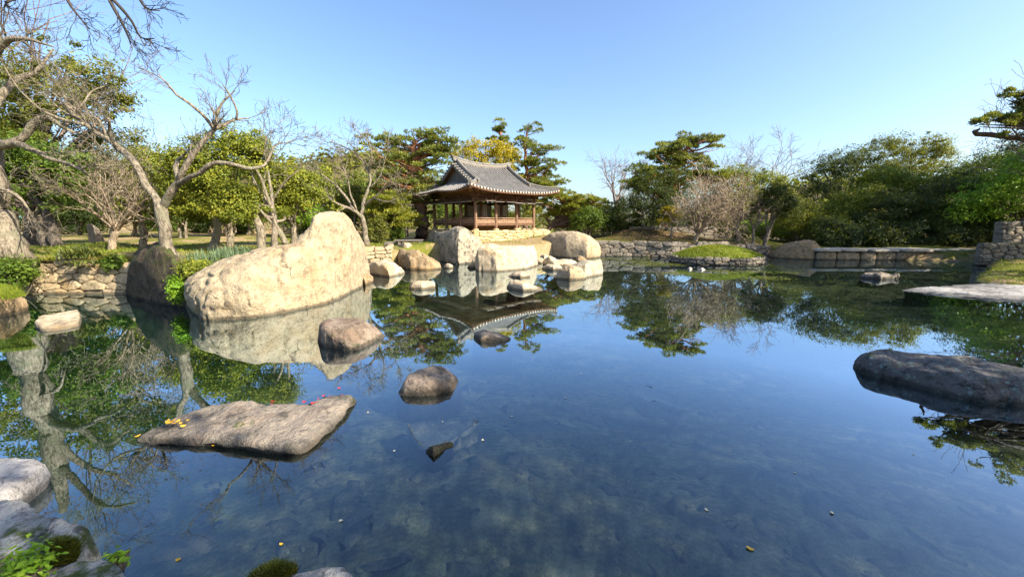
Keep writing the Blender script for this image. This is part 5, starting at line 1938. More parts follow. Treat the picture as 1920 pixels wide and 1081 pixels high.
bare_tree('bare_tree', 'smaller tan bare tree just right of the dense bare dome', 1385, 29.5, (1375, 390, 42, 38), M['bark_twig'], 115, 0.16, 9, TWIG, 0.011, FB, fork=0.4)
leafy_tree('leafy_tree', 'loose yellow green tree behind the bare dome', 1390, 37.0, [(1395, 338, 50, 26), (1435, 350, 48, 30), (1342, 350, 42, 30), (1375, 385, 60, 36)], M['leaf_yellow'], M['bark_grey'], 116, 12000, 0.2, 0.22, FB, 0.5)
bare_tree('bare_tree', 'tall pale bare tree top above the yellow green tree', 1440, 42.0, (1440, 330, 55, 40), M['bark_pink'], 117, 0.22, 6, TWIG, 0.012, FB, fork=0.55)
bare_tree('bare_tree', 'thin bare twigs rising beside the windswept pine tip', 1375, 43.0, (1378, 320, 35, 32), M['bark_pink'], 118, 0.18, 5, TWIG, 0.012, FB, fork=0.6)
leafy_tree('evergreen_tree', 'round dark evergreen with a pale leaning forked trunk', 1432, 29.0, [(1452, 375, 38, 32), (1435, 395, 32, 26), (1472, 395, 26, 26)], M['leaf_dark'], M['bark_pale'], 119, 9500, 0.16, 0.16, FB, 0.4, [(0, 1), (-.7, .7)])
leafy_tree('leafy_tree', 'olive yellow bushy tree at the dam corner', 1492, 31.5, [(1490, 405, 32, 32), (1470, 425, 30, 20), (1512, 420, 22, 24)], M['leaf_yellow'], M['bark_grey'], 120, 7500, 0.16, 0.12, FB, 0.4)
leafy_tree('leafy_tree', 'light green low bush behind the brown layered boulder', 1435, 34.0, [(1440, 428, 40, 16), (1400, 430, 30, 14)], M['leaf_bright'], M['bark_grey'], 121, 4000, 0.16, 0.08, FB, 0.35)

# ---- right bank
RB = 'trees on the shaded bank behind the dam'
RBL = [
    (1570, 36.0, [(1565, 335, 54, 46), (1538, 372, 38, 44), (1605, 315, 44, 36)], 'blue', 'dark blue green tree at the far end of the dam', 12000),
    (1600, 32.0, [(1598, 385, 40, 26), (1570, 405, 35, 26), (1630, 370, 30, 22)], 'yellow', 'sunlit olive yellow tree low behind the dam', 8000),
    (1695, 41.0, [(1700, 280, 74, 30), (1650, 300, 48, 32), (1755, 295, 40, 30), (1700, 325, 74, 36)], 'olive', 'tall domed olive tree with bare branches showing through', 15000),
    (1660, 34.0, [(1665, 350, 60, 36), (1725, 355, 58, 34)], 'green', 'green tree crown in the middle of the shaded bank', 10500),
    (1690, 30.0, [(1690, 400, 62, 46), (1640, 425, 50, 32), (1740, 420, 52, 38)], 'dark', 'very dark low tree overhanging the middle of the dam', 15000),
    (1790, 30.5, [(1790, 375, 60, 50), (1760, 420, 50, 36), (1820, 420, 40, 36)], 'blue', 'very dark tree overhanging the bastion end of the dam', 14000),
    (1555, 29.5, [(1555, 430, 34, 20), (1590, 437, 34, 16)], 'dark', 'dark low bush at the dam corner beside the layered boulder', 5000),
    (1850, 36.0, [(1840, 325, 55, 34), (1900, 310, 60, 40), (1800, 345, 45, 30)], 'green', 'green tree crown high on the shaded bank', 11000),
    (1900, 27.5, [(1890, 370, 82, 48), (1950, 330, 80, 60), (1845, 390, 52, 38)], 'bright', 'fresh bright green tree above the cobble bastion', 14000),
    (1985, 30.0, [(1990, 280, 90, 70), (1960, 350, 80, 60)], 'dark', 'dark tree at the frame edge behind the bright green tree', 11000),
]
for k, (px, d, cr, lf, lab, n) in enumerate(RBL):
    leafy_tree('bank_tree', lab, px, d, cr, M['leaf_' + lf], M['bark_dark'], 140 + k, n, 0.2, 0.2, RB, 0.62, None if k % 2 else [(0, 1), (.5, .7)], sparse=-0.05 if k == 2 else -0.4)
pine_tree('black_pine', 'blue grey pine branch reaching in at the top frame edge', 2230, 16.0, [(1826, 233, 24, 6), (1848, 228, 36, 8), (1890, 226, 40, 12), (1915, 176, 26, 12), (1880, 252, 30, 6), (1945, 195, 40, 30), (2060, 150, 60, 50)],
          M['leaf_pine'], M['bark_dark'], 160, 2600, 0.2, RB, 60, 0.17, 0.045, [(2200, 330), (2170, 250), (2150, 190), (2130, 100)], pad=0.30, flat=0.5)
bare_tree('bare_tree', 'pale bare twigs below the pine branch at the frame edge', 2150, 20.0, (1960, 235, 50, 50), M['bark_pink'], 161, 0.14, 5, TWIG, 0.009, RB, fork=0.6)
# trees outside the frame that shade the near water and hang their reflections in it
OB = 'trees on the bank beside the camera'


def out_pine(x, y, h, seed, label, crowns):
    """a pine at a real place; crowns in metres"""
    rng = np.random.default_rng(seed)
    b = np.array([x, y, hz(x, y) - .05])
    tr = Tree('black_pine', label, b, M['bark_pine'], OB)
    T = np.array([b, b + (0.2, 0.1, h * .35), b + (-.3, .1, h * .7), b + (-.2, 0, h)])
    Tr = tr.limb(T, [0.24, 0.2, 0.15, 0.06], 10)
    C = []
    for (cx_, cy_, cz, rx, rz_, n) in crowns:
        for _ in range(n):
            v = unit(rng.normal(size=3)) * rng.uniform(0.3, 1)
            C.append(np.array([x + cx_, y + cy_, b[2] + cz]) + v * np.array([rx, rx, rz_]))
    C = np.array(C)
    for q in C:
        j = int(np.argmin(np.abs(Tr[:, 2] - q[2] + 0.5)))
        s = Tr[j]
        tr.limb([s, (s + q) / 2 + rng.normal(size=3) * .15, q - (0, 0, .1)], [0.06, 0.035, 0.012], 5)
    tr.finish()
    per = 46
    cid = np.repeat(np.arange(len(C)), per)
    a, rr_ = rng.uniform(0, 2 * math.pi, len(cid)), np.sqrt(rng.uniform(0, 1, len(cid)))
    off_ = np.stack([np.cos(a) * rr_, np.sin(a) * rr_, (1 - rr_ ** 2) * .3 + rng.normal(size=len(cid)) * .1], -1)
    V, Q = needle_tufts(C[cid] + off_ * 0.5 - b, off_ * .6 + np.array([0, 0, .7]), 0.16, 0.03, rng)
    obj('crown', V, Q, None, M['leaf_pine'], tr.root, False, np.repeat(np.clip(0.45 + rng.normal(size=len(cid)) * .18, 0, 1), 20))


out_pine(11.0, 2.6, 10.0, 201, 'shading pine just outside the frame whose branches are mirrored at the corner', [(-1.9, 1.4, 5.6, 2.2, .5, 14), (-1.8, 1.4, 7.2, 2.2, .7, 14), (-1.3, 1.0, 8.8, 1.8, .8, 12), (-2.6, 1.6, 4.4, 1.5, .3, 9)])
out_pine(12.6, -1.2, 11.0, 202, 'second shading pine behind the camera bank', [(0, 0, 6.5, 2.4, .8, 12), (0, 0, 8.5, 2.2, .9, 12), (0, 0, 10.4, 1.4, .8, 8)])
out_pine(14.5, 4.6, 9.0, 203, 'third shading pine on the bank beside the long dark boulder', [(0, 0, 5, 2.4, .8, 12), (0, 0, 7, 2.2, .9, 12), (0, 0, 8.8, 1.4, .8, 8)])
for k, (x_o, y_o, cr, lf, lab) in enumerate([
        (17.5, 4.0, [(0, 0, 5.5, 3.0, 3.0), (0.5, 1.5, 8.0, 2.4, 2.0), (-.5, -1.5, 7.5, 2.2, 2.0)], 'dark', 'dense evergreen outside the frame beyond the long dark boulder'),
        (15.5, -2.5, [(0, 0, 6.5, 3.0, 3.2), (0.5, 1.5, 9.5, 2.4, 2.0), (-.5, -1.5, 9.0, 2.2, 2.0)], 'dark', 'dense evergreen outside the frame behind the camera bank'),
        (21.0, 7.5, [(0, 0, 6.0, 3.2, 3.2), (0.5, 1.0, 9.0, 2.4, 2.0)], 'green', 'tall leafy tree outside the frame beyond the flat ledge'),
        (27.0, 14.5, [(0, 0, 6.0, 3.4, 3.2), (0.5, 1.0, 9.0, 2.4, 2.0)], 'dark', 'tall evergreen outside the frame beside the bastion'),
        (31.5, 19.0, [(0, 0, 6.0, 3.4, 3.2), (0.5, 1.0, 9.0, 2.4, 2.0)], 'dark', 'tall evergreen outside the frame behind the bastion'),
        (38.0, 24.0, [(0, 0, 7.0, 3.8, 4.2), (0.5, 1.0, 11.0, 2.8, 2.4)], 'dark', 'unseen evergreen added to deepen the shade on the bank'),  # this and the next: unseen, added to shade the right bank
        (42.0, 29.0, [(0, 0, 7.0, 3.8, 4.2), (0.5, 1.0, 11.0, 2.8, 2.4)], 'dark', 'tall unseen evergreen added to shade the back of the bank'),
        (37.0, 18.5, [(0, 0, 9.5, 4.5, 5.0), (0.5, 1.0, 15.0, 3.6, 3.6)], 'dark', 'very tall unseen evergreen added beyond the bastion to block the sun'),  # from here very tall occluders, added where a hillside would block the sun
        (43.0, 22.5, [(0, 0, 9.5, 4.5, 5.0), (0.5, 1.0, 15.5, 3.6, 3.6)], 'dark', 'very tall unseen evergreen added to block the sun like a slope'),
        (47.0, 27.0, [(0, 0, 9.5, 4.5, 5.0), (0.5, 1.0, 15.5, 3.6, 3.6)], 'dark', 'last very tall unseen evergreen added to keep sun off the bank'),
        (8.8, -4.6, [(0, 0, 5.5, 2.6, 2.2), (0.5, .5, 8.0, 2.4, 2.0), (-1.5, .5, 6.5, 1.8, 1.6)], 'dark', 'dense evergreen behind the camera shading the corner stones'),
        (6.2, -6.5, [(0, 0, 5.0, 2.6, 2.4), (0.5, .5, 7.5, 2.2, 2.0)], 'dark', 'second evergreen behind the camera shading the corner stones')]):
    rng_ = np.random.default_rng(300 + k)
    zb_ = hz(x_o, y_o)
    b_ = np.array([x_o, y_o, zb_])
    tr = Tree('bank_tree', lab, b_, M['bark_dark'], OB)
    tr.limb([b_, b_ + (0.1, 0, 3), b_ + (0, .1, 6.5)], [.28, .22, .12], 9)
    PP, NN = [], []
    for (cx_, cy_, cz_, r_, rz_) in cr:
        for _ in range(42):
            v = unit(rng_.normal(size=3))
            q = b_ + np.array([cx_, cy_, cz_]) + v * np.array([r_, r_, rz_]) * rng_.uniform(.5, 1)
            if _ < 5:
                tr.limb([b_ + (0, 0, 4 + .4 * _), (b_ + (0, 0, 4.5) + q) / 2, q], [.09, .05, .015], 5)
            PP.append(q + rng_.normal(size=(46, 3)) * (.34 if cr[0][3] < 4 else .6))
            NN.append(rng_.normal(size=(46, 3)) * .6 + v * .4 + np.array([0, 0, .5]))
    tr.finish()
    PP, NN = np.concatenate(PP), np.concatenate(NN)
    tr.leaves(PP, NN, 0.26 if cr[0][3] < 4 else 0.42, M['leaf_' + lf], rng_, 0.5 + rng_.normal(size=len(PP)) * .2)
# dark bare branches hanging in from above
tr = Tree('overhanging_tree', 'dark thin bare branches hanging in from the top frame edge', (-6.4, 1.2, hz(-6.4, 1.2)), M['bark_overhang'], OB)
tr.limb([(-6.4, 1.2, 0.2), (-6.5, 1.3, 2.2), (-6.3, 1.8, 4.2), (-5.9, 2.6, 5.6)], [0.22, 0.18, 0.14, 0.10], 10)
rngx = np.random.default_rng(71)
OT = [(3, 0.6, 0.6, 3, 0.16, -0.05), (3, 0.6, 0.7, 3, 0.18, -0.03), (0, 0, 0, 3, 0.2, 0)]
e0 = np.array([-5.9, 2.6, 5.6])
for pts in ([(130, -120), (170, -40), (215, 5), (245, 40), (262, 70), (290, 72)], [(150, -140), (220, -60), (255, -10), (272, 15), (300, 20)], [(60, -110), (110, -50), (130, 5), (150, 35), (168, 55)], [(0, -60), (10, 5), (22, 18)], [(170, -60), (200, -5), (225, 40), (236, 62), (245, 84)]):
    P_ = np.vstack([e0, wp(pts, 4.3)])
    P2 = tr.limb(P_, np.linspace(0.028, 0.005, len(P_)), 5)
    for c in range(8):
        i = int(rngx.uniform(0.55, 0.99) * (len(P2) - 2))
        t = unit(P2[i + 1] - P2[i])
        nd = unit(t + unit(np.cross(t, rngx.normal(size=3))) * 0.6)
        grow(tr, P2[i], nd, rngx.uniform(0.10, 0.26), 0.005, 0, rngx, OT, {'rmin': 0.0022})
tr.finish()
print('trees', time.time() - T0, LEAF_N)

# ---- undergrowth below the far trees
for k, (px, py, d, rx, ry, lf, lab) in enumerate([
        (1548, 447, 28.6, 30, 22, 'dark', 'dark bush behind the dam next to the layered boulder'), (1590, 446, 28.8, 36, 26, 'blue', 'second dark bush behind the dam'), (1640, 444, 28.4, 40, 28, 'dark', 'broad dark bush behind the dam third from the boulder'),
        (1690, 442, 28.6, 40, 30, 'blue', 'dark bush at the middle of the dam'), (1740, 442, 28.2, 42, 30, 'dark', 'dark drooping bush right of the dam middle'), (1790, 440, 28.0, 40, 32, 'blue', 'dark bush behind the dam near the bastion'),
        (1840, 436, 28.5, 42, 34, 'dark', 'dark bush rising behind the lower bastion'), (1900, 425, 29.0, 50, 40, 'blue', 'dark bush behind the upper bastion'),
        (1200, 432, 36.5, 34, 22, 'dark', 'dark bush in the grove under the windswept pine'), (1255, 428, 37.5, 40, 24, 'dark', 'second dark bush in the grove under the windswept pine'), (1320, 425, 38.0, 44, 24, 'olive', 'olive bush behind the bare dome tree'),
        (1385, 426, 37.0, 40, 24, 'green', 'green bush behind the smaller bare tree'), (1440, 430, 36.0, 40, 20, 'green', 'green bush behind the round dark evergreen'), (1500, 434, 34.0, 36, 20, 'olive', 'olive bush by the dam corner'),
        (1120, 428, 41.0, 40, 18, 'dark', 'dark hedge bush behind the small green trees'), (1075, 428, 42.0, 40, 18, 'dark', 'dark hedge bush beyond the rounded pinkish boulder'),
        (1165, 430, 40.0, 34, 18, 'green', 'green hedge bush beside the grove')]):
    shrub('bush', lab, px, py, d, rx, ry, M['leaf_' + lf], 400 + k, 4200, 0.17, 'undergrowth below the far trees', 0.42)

for k, (px, py, rx, ry, lf, lab) in enumerate([(20, 412, 60, 26, 'dark', 'dark hedge bush at the frame edge behind the lawn'), (150, 418, 40, 24, 'dark', 'dark hedge bush beside the leaning dark stone'), (300, 418, 46, 22, 'green', 'green hedge bush behind the forked trunk'), (372, 416, 40, 24, 'dark', 'dark hedge bush between the lawn trunks'),
        (450, 418, 36, 20, 'green', 'green hedge bush below the golden tree'), (585, 412, 46, 26, 'green', 'green hedge bush left of the boulder peak'), (640, 410, 40, 28, 'dark', 'dark hedge bush right behind the boulder peak'), (705, 415, 36, 24, 'olive', 'olive hedge bush behind the cream bare tree')]):
    shrub('bush', lab, px, py, 37.0 + (k % 3), rx, ry, M['leaf_' + lf], 440 + k, 3400, 0.2, 'hedge bushes along the boundary wall', 0.45)

# ---- low plants
fringe('yucca_plant', 'spiky arching green plant on top of the cracked bank wall', 138, 13.4, 0.55, 0.55, M['yucca'], 1, 240, 0.62, 0.045, zbase=1.22, arch=0.75)
fringe('yucca_plant', 'yellowing strap leaves hanging over the cracked bank wall', 140, 13.05, 0.5, 0.12, M['yucca'], 2, 160, 0.5, 0.045, zbase=1.12, arch=3.2, spread=0.9)
for k, (px, py, d) in enumerate([(365, 480, 12.2), (375, 487, 11.7), (400, 480, 12.0), (410, 472, 12.9), (425, 474, 12.4), (448, 468, 12.8)]):
    p = D(px, py + 6, d)
    fringe('iris_plant', ('first', 'second', 'third', 'fourth', 'fifth', 'last')[k] + ' blue green iris tuft behind the huge boulder counted from the forked trunk', px, d, 0.5, 0.55, M['iris'], 10 + k, 150, 0.5, 0.03, zbase=p[2] - 0.25, arch=0.35, spread=0.6, group='iris tufts behind the huge boulder')
shrub('shrub', 'yellow green leafy creeper between the forked trunk and the boulder', 372, 502, 11.2, 40, 14, M['leaf_yellow'], 20, 2400, 0.08, None, 0.16, 0.9)
shrub('ivy', 'bright green ivy hanging down the dark boulder side', 330, 540, 10.6, 11, 26, M['leaf_bright'], 21, 1500, 0.075, None, 0.12, 0.4, 'ivy')
shrub('shrub', 'bright leafy shrub in front of the thick pale trunk', 20, 512, 12.3, 42, 30, M['leaf_green'], 22, 3600, 0.10, None, 0.2)
shrub('shrub', 'dark green cluster on the bank beside the dark boulder', 218, 492, 13.4, 20, 12, M['leaf_green'], 23, 1300, 0.10, None, 0.18)
shrub('shrub', 'low clump of dry brush on the slope below the golden platform', 960, 470, 22.8, 60, 8, M['leaf_tan'], 24, 2600, 0.09, None, 0.2)
shrub('shrub', 'bushy dark shrub at the base of the cream bare tree', 706, 432, 27.0, 26, 26, M['leaf_olive'], 25, 2600, 0.14, None, 0.3)
shrub('shrub', 'small leafy shrub beside the stone steps', 742, 436, 29.0, 16, 14, M['leaf_green'], 26, 1500, 0.14, None, 0.25)
shrub('fern', 'green fern growing among the stones in the bottom corner', 40, 1066, 1.9, 46, 22, M['leaf_bright'], 27, 420, 0.045, None, 0.10, 0.40, 'fern')
shrub('sprout', 'small leafy sprout at the rounded grey stone edge', 216, 1052, 2.05, 12, 14, M['leaf_bright'], 28, 60, 0.05, None, 0.05, 0.30, 'plant')


for k, (px, d, lf, lab) in enumerate([(70, 13.55, 'dry_blade', 'dry grass tuft at the wall top beside the bank corner shrub'), (100, 13.6, 'lawn_blade', 'green grass tuft at the wall top left of the spiky plant'), (175, 13.6, 'dry_blade', 'dry grass tuft at the wall top right of the spiky plant'),
                                   (200, 13.65, 'lawn_blade', 'green grass tuft at the wall top before the dark cluster'), (228, 13.7, 'dry_blade', 'dry grass tuft at the wall end by the dark boulder'), (55, 13.5, 'lawn_blade', 'green grass tuft at the wall start')]):
    fringe('grass_tuft', lab, px, d, 0.7, 0.2, M[lf], 60 + k, 260, 0.3, 0.018, zbase=1.12, arch=0.9, group='grass tufts along the bank wall')
RUB = [(700, 470, 1.0, 'tan stone on the bank above the pale rounded rock'), (716, 476, .8, 'small tan stone left of the brown leaning slab'), (760, 456, 1.0, 'flat tan stone below the wooden step'), (778, 462, .9, 'broken stone below the wooden step end'),
       (1012, 478, 1.1, 'pale stone between oblong and rounded boulders'), (1022, 470, .9, 'tan stone under the platform wall end'), (915, 478, .9, 'stone wedged behind the oblong boulder'), (1000, 484, .8, 'low stone at the oblong boulder end'),
       (842, 500, .7, 'small brown stone at the peaked boulder foot'), (886, 500, .7, 'small dark stone between peaked and oblong boulders'), (1105, 500, .9, 'stone behind the square block rock'), (680, 482, .9, 'stone beside the boulder peak'), (1085, 487, 1.0, 'flat stone below the rounded pinkish boulder'), (748, 512, .6, 'small wet stone at the pale rounded rock end')]
for k, (px, py, w_, lab) in enumerate(RUB):
    q = 14 * w_
    o_ = profile_rock('rock', lab, [(px - q, py), (px - q * .6, py - 7 * w_), (px, py - 9 * w_), (px + q * .6, py - 6 * w_), (px + q, py)], [(px - q, py + 2), (px, py + 4), (px + q, py + 2)], 0.9 * w_, M[('granite_brown', 'granite', 'granite_pale')[k % 3]], 500 + k, 26, 20, 3.0, 0.06, facet=0.85, group='loose stones round the pavilion point')
    d_ = {0: 21, 1: 20, 2: 23.5, 3: 23, 4: 23, 5: 25, 6: 22.5, 11: 20}.get(k)
    if d_:
        xx_ = D(px, py, d_)[0]
        move_to(o_, px, py + 3, d_, max(hz(xx_, d_), 0.0) - 0.03)


def moss_pad(name, label, outline, z, seed, n=5000, hgt_=0.03, mat='moss'):
    rng = np.random.default_rng(seed)
    pts = np.array([G(px, py, z)[:2] for px, py in outline])
    c = pts.mean(0)
    k = rng.integers(len(pts), size=n)
    u, v = np.sqrt(rng.uniform(0, 1, n)), rng.uniform(0, 1, n)
    q = c + ((pts[k] * (1 - v)[:, None] + pts[(k + 1) % len(pts)] * v[:, None]) - c) * u[:, None]
    P = np.column_stack([q, z + 0.06 * (1 - u ** 2) + 0.02 * fbm2(q[:, 0], q[:, 1], 6, 3, seed)])
    V, T, tn = blades(P - np.array([c[0], c[1], z]), hgt_, 0.012, rng, 0.7)
    o = obj(name, V, None, T, M[mat], None, False, tn)
    o.location = (c[0], c[1], z)
    tag(o, label, 'moss')
    o['kind'] = 'stuff'
    return o


moss_pad('moss', 'olive moss cushion at the foot of the lichen patched block', [(70, 1045), (90, 1020), (130, 1015), (150, 1030), (140, 1048), (100, 1060)], 0.38, 1)
moss_pad('moss', 'rusty green moss at the bottom edge beside the lichen covered stone', [(466, 1088), (490, 1072), (520, 1066), (548, 1064), (556, 1074), (530, 1100), (480, 1110)], 0.32, 2)
moss_pad('moss', 'dry yellow grass cap on the tawny rock', [(-60, 545), (0, 538), (30, 542), (48, 556), (20, 560), (-40, 562)], 0.62, 3, 5000, 0.10, 'lawn_blade')

# grass along banks and lawn: one mass
rngg = np.random.default_rng(9)
n = 60000
gxp = rngg.uniform(-22, 30, n * 3)
gyp = rngg.uniform(11, 36, n * 3)
sd = pond_sd(gxp, gyp)
inplat = (np.abs((gxp - PC[0]) * U[0] + (gyp - PC[1]) * U[1]) < e_ + 1.0) & (np.abs((gxp - PC[0]) * Vv[0] + (gyp - PC[1]) * Vv[1]) < e_ + .2)
keep = (sd > 0.25) & (fbm2(gxp, gyp, 0.35, 3, 21) + 0.25 * rngg.normal(size=n * 3) > -0.1) & ~inplat
gxp, gyp = gxp[keep][:n], gyp[keep][:n]
P = np.stack([gxp, gyp, hgt(gxp, gyp) - 0.01], -1)
Vb, Tb, tb = blades(P, 0.09, 0.03, rngg, 0.6)
gr = obj('grass', Vb, None, Tb, M['lawn_blade'], None, False, tb)
gr['kind'] = 'stuff'
tag(gr, 'short green and yellow grass of the banks and lawns', 'grass')

# sunken stones on the bed near the camera: one mass
rngs = np.random.default_rng(31)
mb = MB()
_g = np.array([(a, b, c) for a in (-1, 0, 1) for b in (-1, 0, 1) for c in (-1, 1)], float)
_idx = {tuple(v): i for i, v in enumerate(_g.astype(int))}
_Q = []
for c in (-1, 1):
    for a in (-1, 0):
        for b in (-1, 0):
            q = [_idx[(a, b, c)], _idx[(a + 1, b, c)], _idx[(a + 1, b + 1, c)], _idx[(a, b + 1, c)]]
            _Q.append(q if c > 0 else q[::-1])
for a in (-1, 0):
    for sg in (-1, 1):
        q = [_idx[(a, sg, -1)], _idx[(a + 1, sg, -1)], _idx[(a + 1, sg, 1)], _idx[(a, sg, 1)]]
        _Q.append(q if sg < 0 else q[::-1])
        q = [_idx[(sg, a, -1)], _idx[(sg, a + 1, -1)], _idx[(sg, a + 1, 1)], _idx[(sg, a, 1)]]
        _Q.append(q if sg > 0 else q[::-1])
pv_ = []
for k in range(6):
    W = _g * np.array([0.5, 0.5, 0.4])
    corner = (np.abs(_g[:, 0]) + np.abs(_g[:, 1])) == 2
    W[corner, :2] *= 0.8
    W[_g[:, 2] > 0, :2] *= 0.85
    pv_.append((W + rngs.normal(scale=0.06, size=W.shape), np.array(_Q)))
for k in range(1500):
    x, y = rngs.uniform(-3.5, 8), rngs.uniform(1.4, 8.5)
    V, Q = pv_[rngs.integers(len(pv_))]
    s = 0.035 + 0.22 * rngs.random() ** 3 * (2.2 if rngs.random() < .1 else 1)
    a = rngs.uniform(0, 6.28)
    W = (V + rngs.normal(scale=0.16, size=V.shape)) * np.array([s * rngs.uniform(1, 2.2), s, s * 0.40]) + np.array([0, 0, -0.1 * s])
    R = np.array([[math.cos(a), -math.sin(a), 0], [math.sin(a), math.cos(a), 0], [0, 0, 1]])
    mb.add(W @ R.T + np.array([x, y, hz(x, y) + 0.01]) if k < 0 else W @ R.T + np.array([x, y, 0]), Q)
Vs = np.concatenate(mb.V)
cent = np.repeat(np.array([v.mean(0) for v in mb.V]), [len(v) for v in mb.V], 0)
Vs[:, 2] += hgt(cent[:, 0], cent[:, 1])
M['bed_stone'] = rock_mat('bed_stone', (0.13, 0.125, 0.08), (0.045, 0.043, 0.027), (0.19, 0.18, 0.12), (0.17, 0.145, 0.085), 0.12, 0, False, 0.8, 2)
bs = obj('sunken_stones', Vs, np.concatenate(mb.Q), None, M['bed_stone'])
bs['kind'] = 'stuff'
tag(bs, 'dark stones lying on the pond bed under clear water', 'stones')

# floating weed in the shallows before the islet: one mass
rngw = np.random.default_rng(44)
wx_, wy_ = rngw.uniform(2.5, 15, 26000), rngw.uniform(12, 27.5, 26000)
k_ = (fbm2(wx_, wy_ * 2.2, 0.35, 4, 33) + 0.12 * rngw.normal(size=len(wx_)) > 0.22 + 0.6 * (np.hypot((wx_ - 8.5) / 6.5, (wy_ - 20.5) / 7.0)) ** 4) & (pond_sd(wx_, wy_) < -0.1)
wx_, wy_ = wx_[k_], wy_[k_]
V, Q = leaf_quads(np.stack([wx_, wy_, np.full(len(wx_), 0.006)], -1), np.tile([0.0, 0, 1], (len(wx_), 1)) + rngw.normal(size=(len(wx_), 3)) * .03, 0.10, rngw, 0.7)
V[:, 2] = 0.004 + np.repeat(rngw.uniform(0, .006, len(wx_)), 4)
pw = obj('pond_weed', V, Q, None, M['leaf_olive'], None, False, np.repeat(rngw.uniform(0.1, .9, len(wx_)), 4))
pw['kind'] = 'stuff'
tag(pw, 'olive floating weed in the shallow water before the islet', 'weed')

# ------------------------------------------------------------------ fallen leaves and petals
def petal_mesh(name, mat, n=7, cup=0.25):
    V = [(0, 0, 0)]
    for k in range(n):
        a = 2 * math.pi * k / n
        r = 0.5 * (1 - 0.25 * math.cos(a))
        V.append((r * math.cos(a), 0.7 * r * math.sin(a), cup * 0.25 * (1 + math.cos(2 * a))))
    return mesh_data(name, V, None, [(0, k + 1, (k + 1) % n + 1) for k in range(n)], True, None, [mat])


M['petal_red'] = plain_mat('petal_red', (0.55, 0.02, 0.02), 0.3, 40, 0.5)
M['leaf_fallen'] = plain_mat('leaf_fallen', (0.75, 0.40, 0.03), 0.3, 40, 0.5)
M['leaf_pale'] = plain_mat('leaf_pale', (0.62, 0.55, 0.38), 0.3, 40, 0.6)
PM = {'r': petal_mesh('petal', M['petal_red'], 7, 0.6), 'y': petal_mesh('leaf', M['leaf_fallen']), 'p': petal_mesh('leaf', M['leaf_pale'])}
rl = random.Random(8)
GR = {'r': ('camellia_petal', 'red camellia petal caught along the far edge of the flat slab', 'petal', 'red petals by the flat slab'),
      'y': ('fallen_leaf', 'yellow fallen leaf lying on the pointed end of the flat slab', 'leaf', 'yellow leaves on the flat slab'),
      'p': ('fallen_leaf', 'tiny pale leaf floating on the open pond water', 'leaf', 'pale leaves floating on the pond')}


def drop(kind, px, py, z, size, label=None):
    nm, lb, ct, gr_ = GR[kind]
    o = link(nm, PM[kind])
    p = G(px, py, z)
    o.location = (p[0], p[1], z)
    o.rotation_euler = (rl.uniform(-.2, .2), rl.uniform(-.2, .2), rl.uniform(0, 6.3))
    o.scale = (size, size, size)
    tag(o, label or lb, ct, None if label else gr_)


for px, py in [(515, 752), (573, 753), (593, 754), (600, 747), (620, 743), (638, 741), (636, 727), (612, 742), (585, 756), (505, 757)]:
    drop('r', px + rl.uniform(-4, 4), py, 0.008 if py < 752 else 0.13, rl.uniform(.035, .06))
for k in range(14):
    drop('y', 335 + rl.uniform(-22, 20), 793 + rl.uniform(-6, 5), 0.135 + rl.uniform(0, .01), rl.uniform(.04, .075))
drop('y', 403, 832, 0.008, .06, 'single yellow leaf floating at the front edge of the flat slab')
drop('y', 257, 817, 0.008, .06, 'single yellow leaf floating at the pointed end of the flat slab')
drop('y', 1408, 1028, 0.006, .055, 'yellow leaf floating alone on the dark water near the bottom edge')
drop('y', 528, 1019, 0.006, .03, 'pale yellow leaf floating above the bottom moss')
drop('y', 333, 1048, 0.006, .035, 'yellow leaf floating off the rounded grey stone')
for px, py in [(690, 773), (739, 845), (830, 790), (905, 824), (1090, 700), (1060, 745), (960, 780), (1490, 885), (1712, 850), (1180, 705), (640, 975), (760, 640), (700, 720), (1325, 955), (1560, 960)]:
    drop('p', px, py, 0.005, rl.uniform(.02, .04))
for k, (px, py, s) in enumerate(((1293, 504, .45), (1316, 505, .55))):
    r_ = profile_rock('rock', ['white rounded stone in the water before the islet kerb', 'longer cream stone in the water before the islet kerb'][k], [(px - 5 - 2 * k, py), (px - 2, py - 3), (px + 2, py - 3), (px + 5 + 2 * k, py)], [(px - 5 - 2 * k, py + 1), (px, py + 2), (px + 5 + 2 * k, py + 1)], s, M['dam_top'], 50 + k, 24, 18, rough=0.02)

# ------------------------------------------------------------------ background: houses, boundary wall, hill, wood
M['house_white'] = plain_mat('house_white', (0.78, 0.75, 0.70), 0.08, 2, 0.8)
M['house_pink'] = plain_mat('house_pink', (0.70, 0.42, 0.32), 0.1, 2, 0.8)
M['house_blue'] = plain_mat('house_blue', (0.35, 0.66, 0.68), 0.1, 2, 0.8)
M['house_roof'] = plain_mat('house_roof', (0.42, 0.22, 0.17), 0.2, 2, 0.8)
M['glass'] = plain_mat('glass', (0.06, 0.08, 0.09), 0.2, 2, 0.15, spec=0.6)


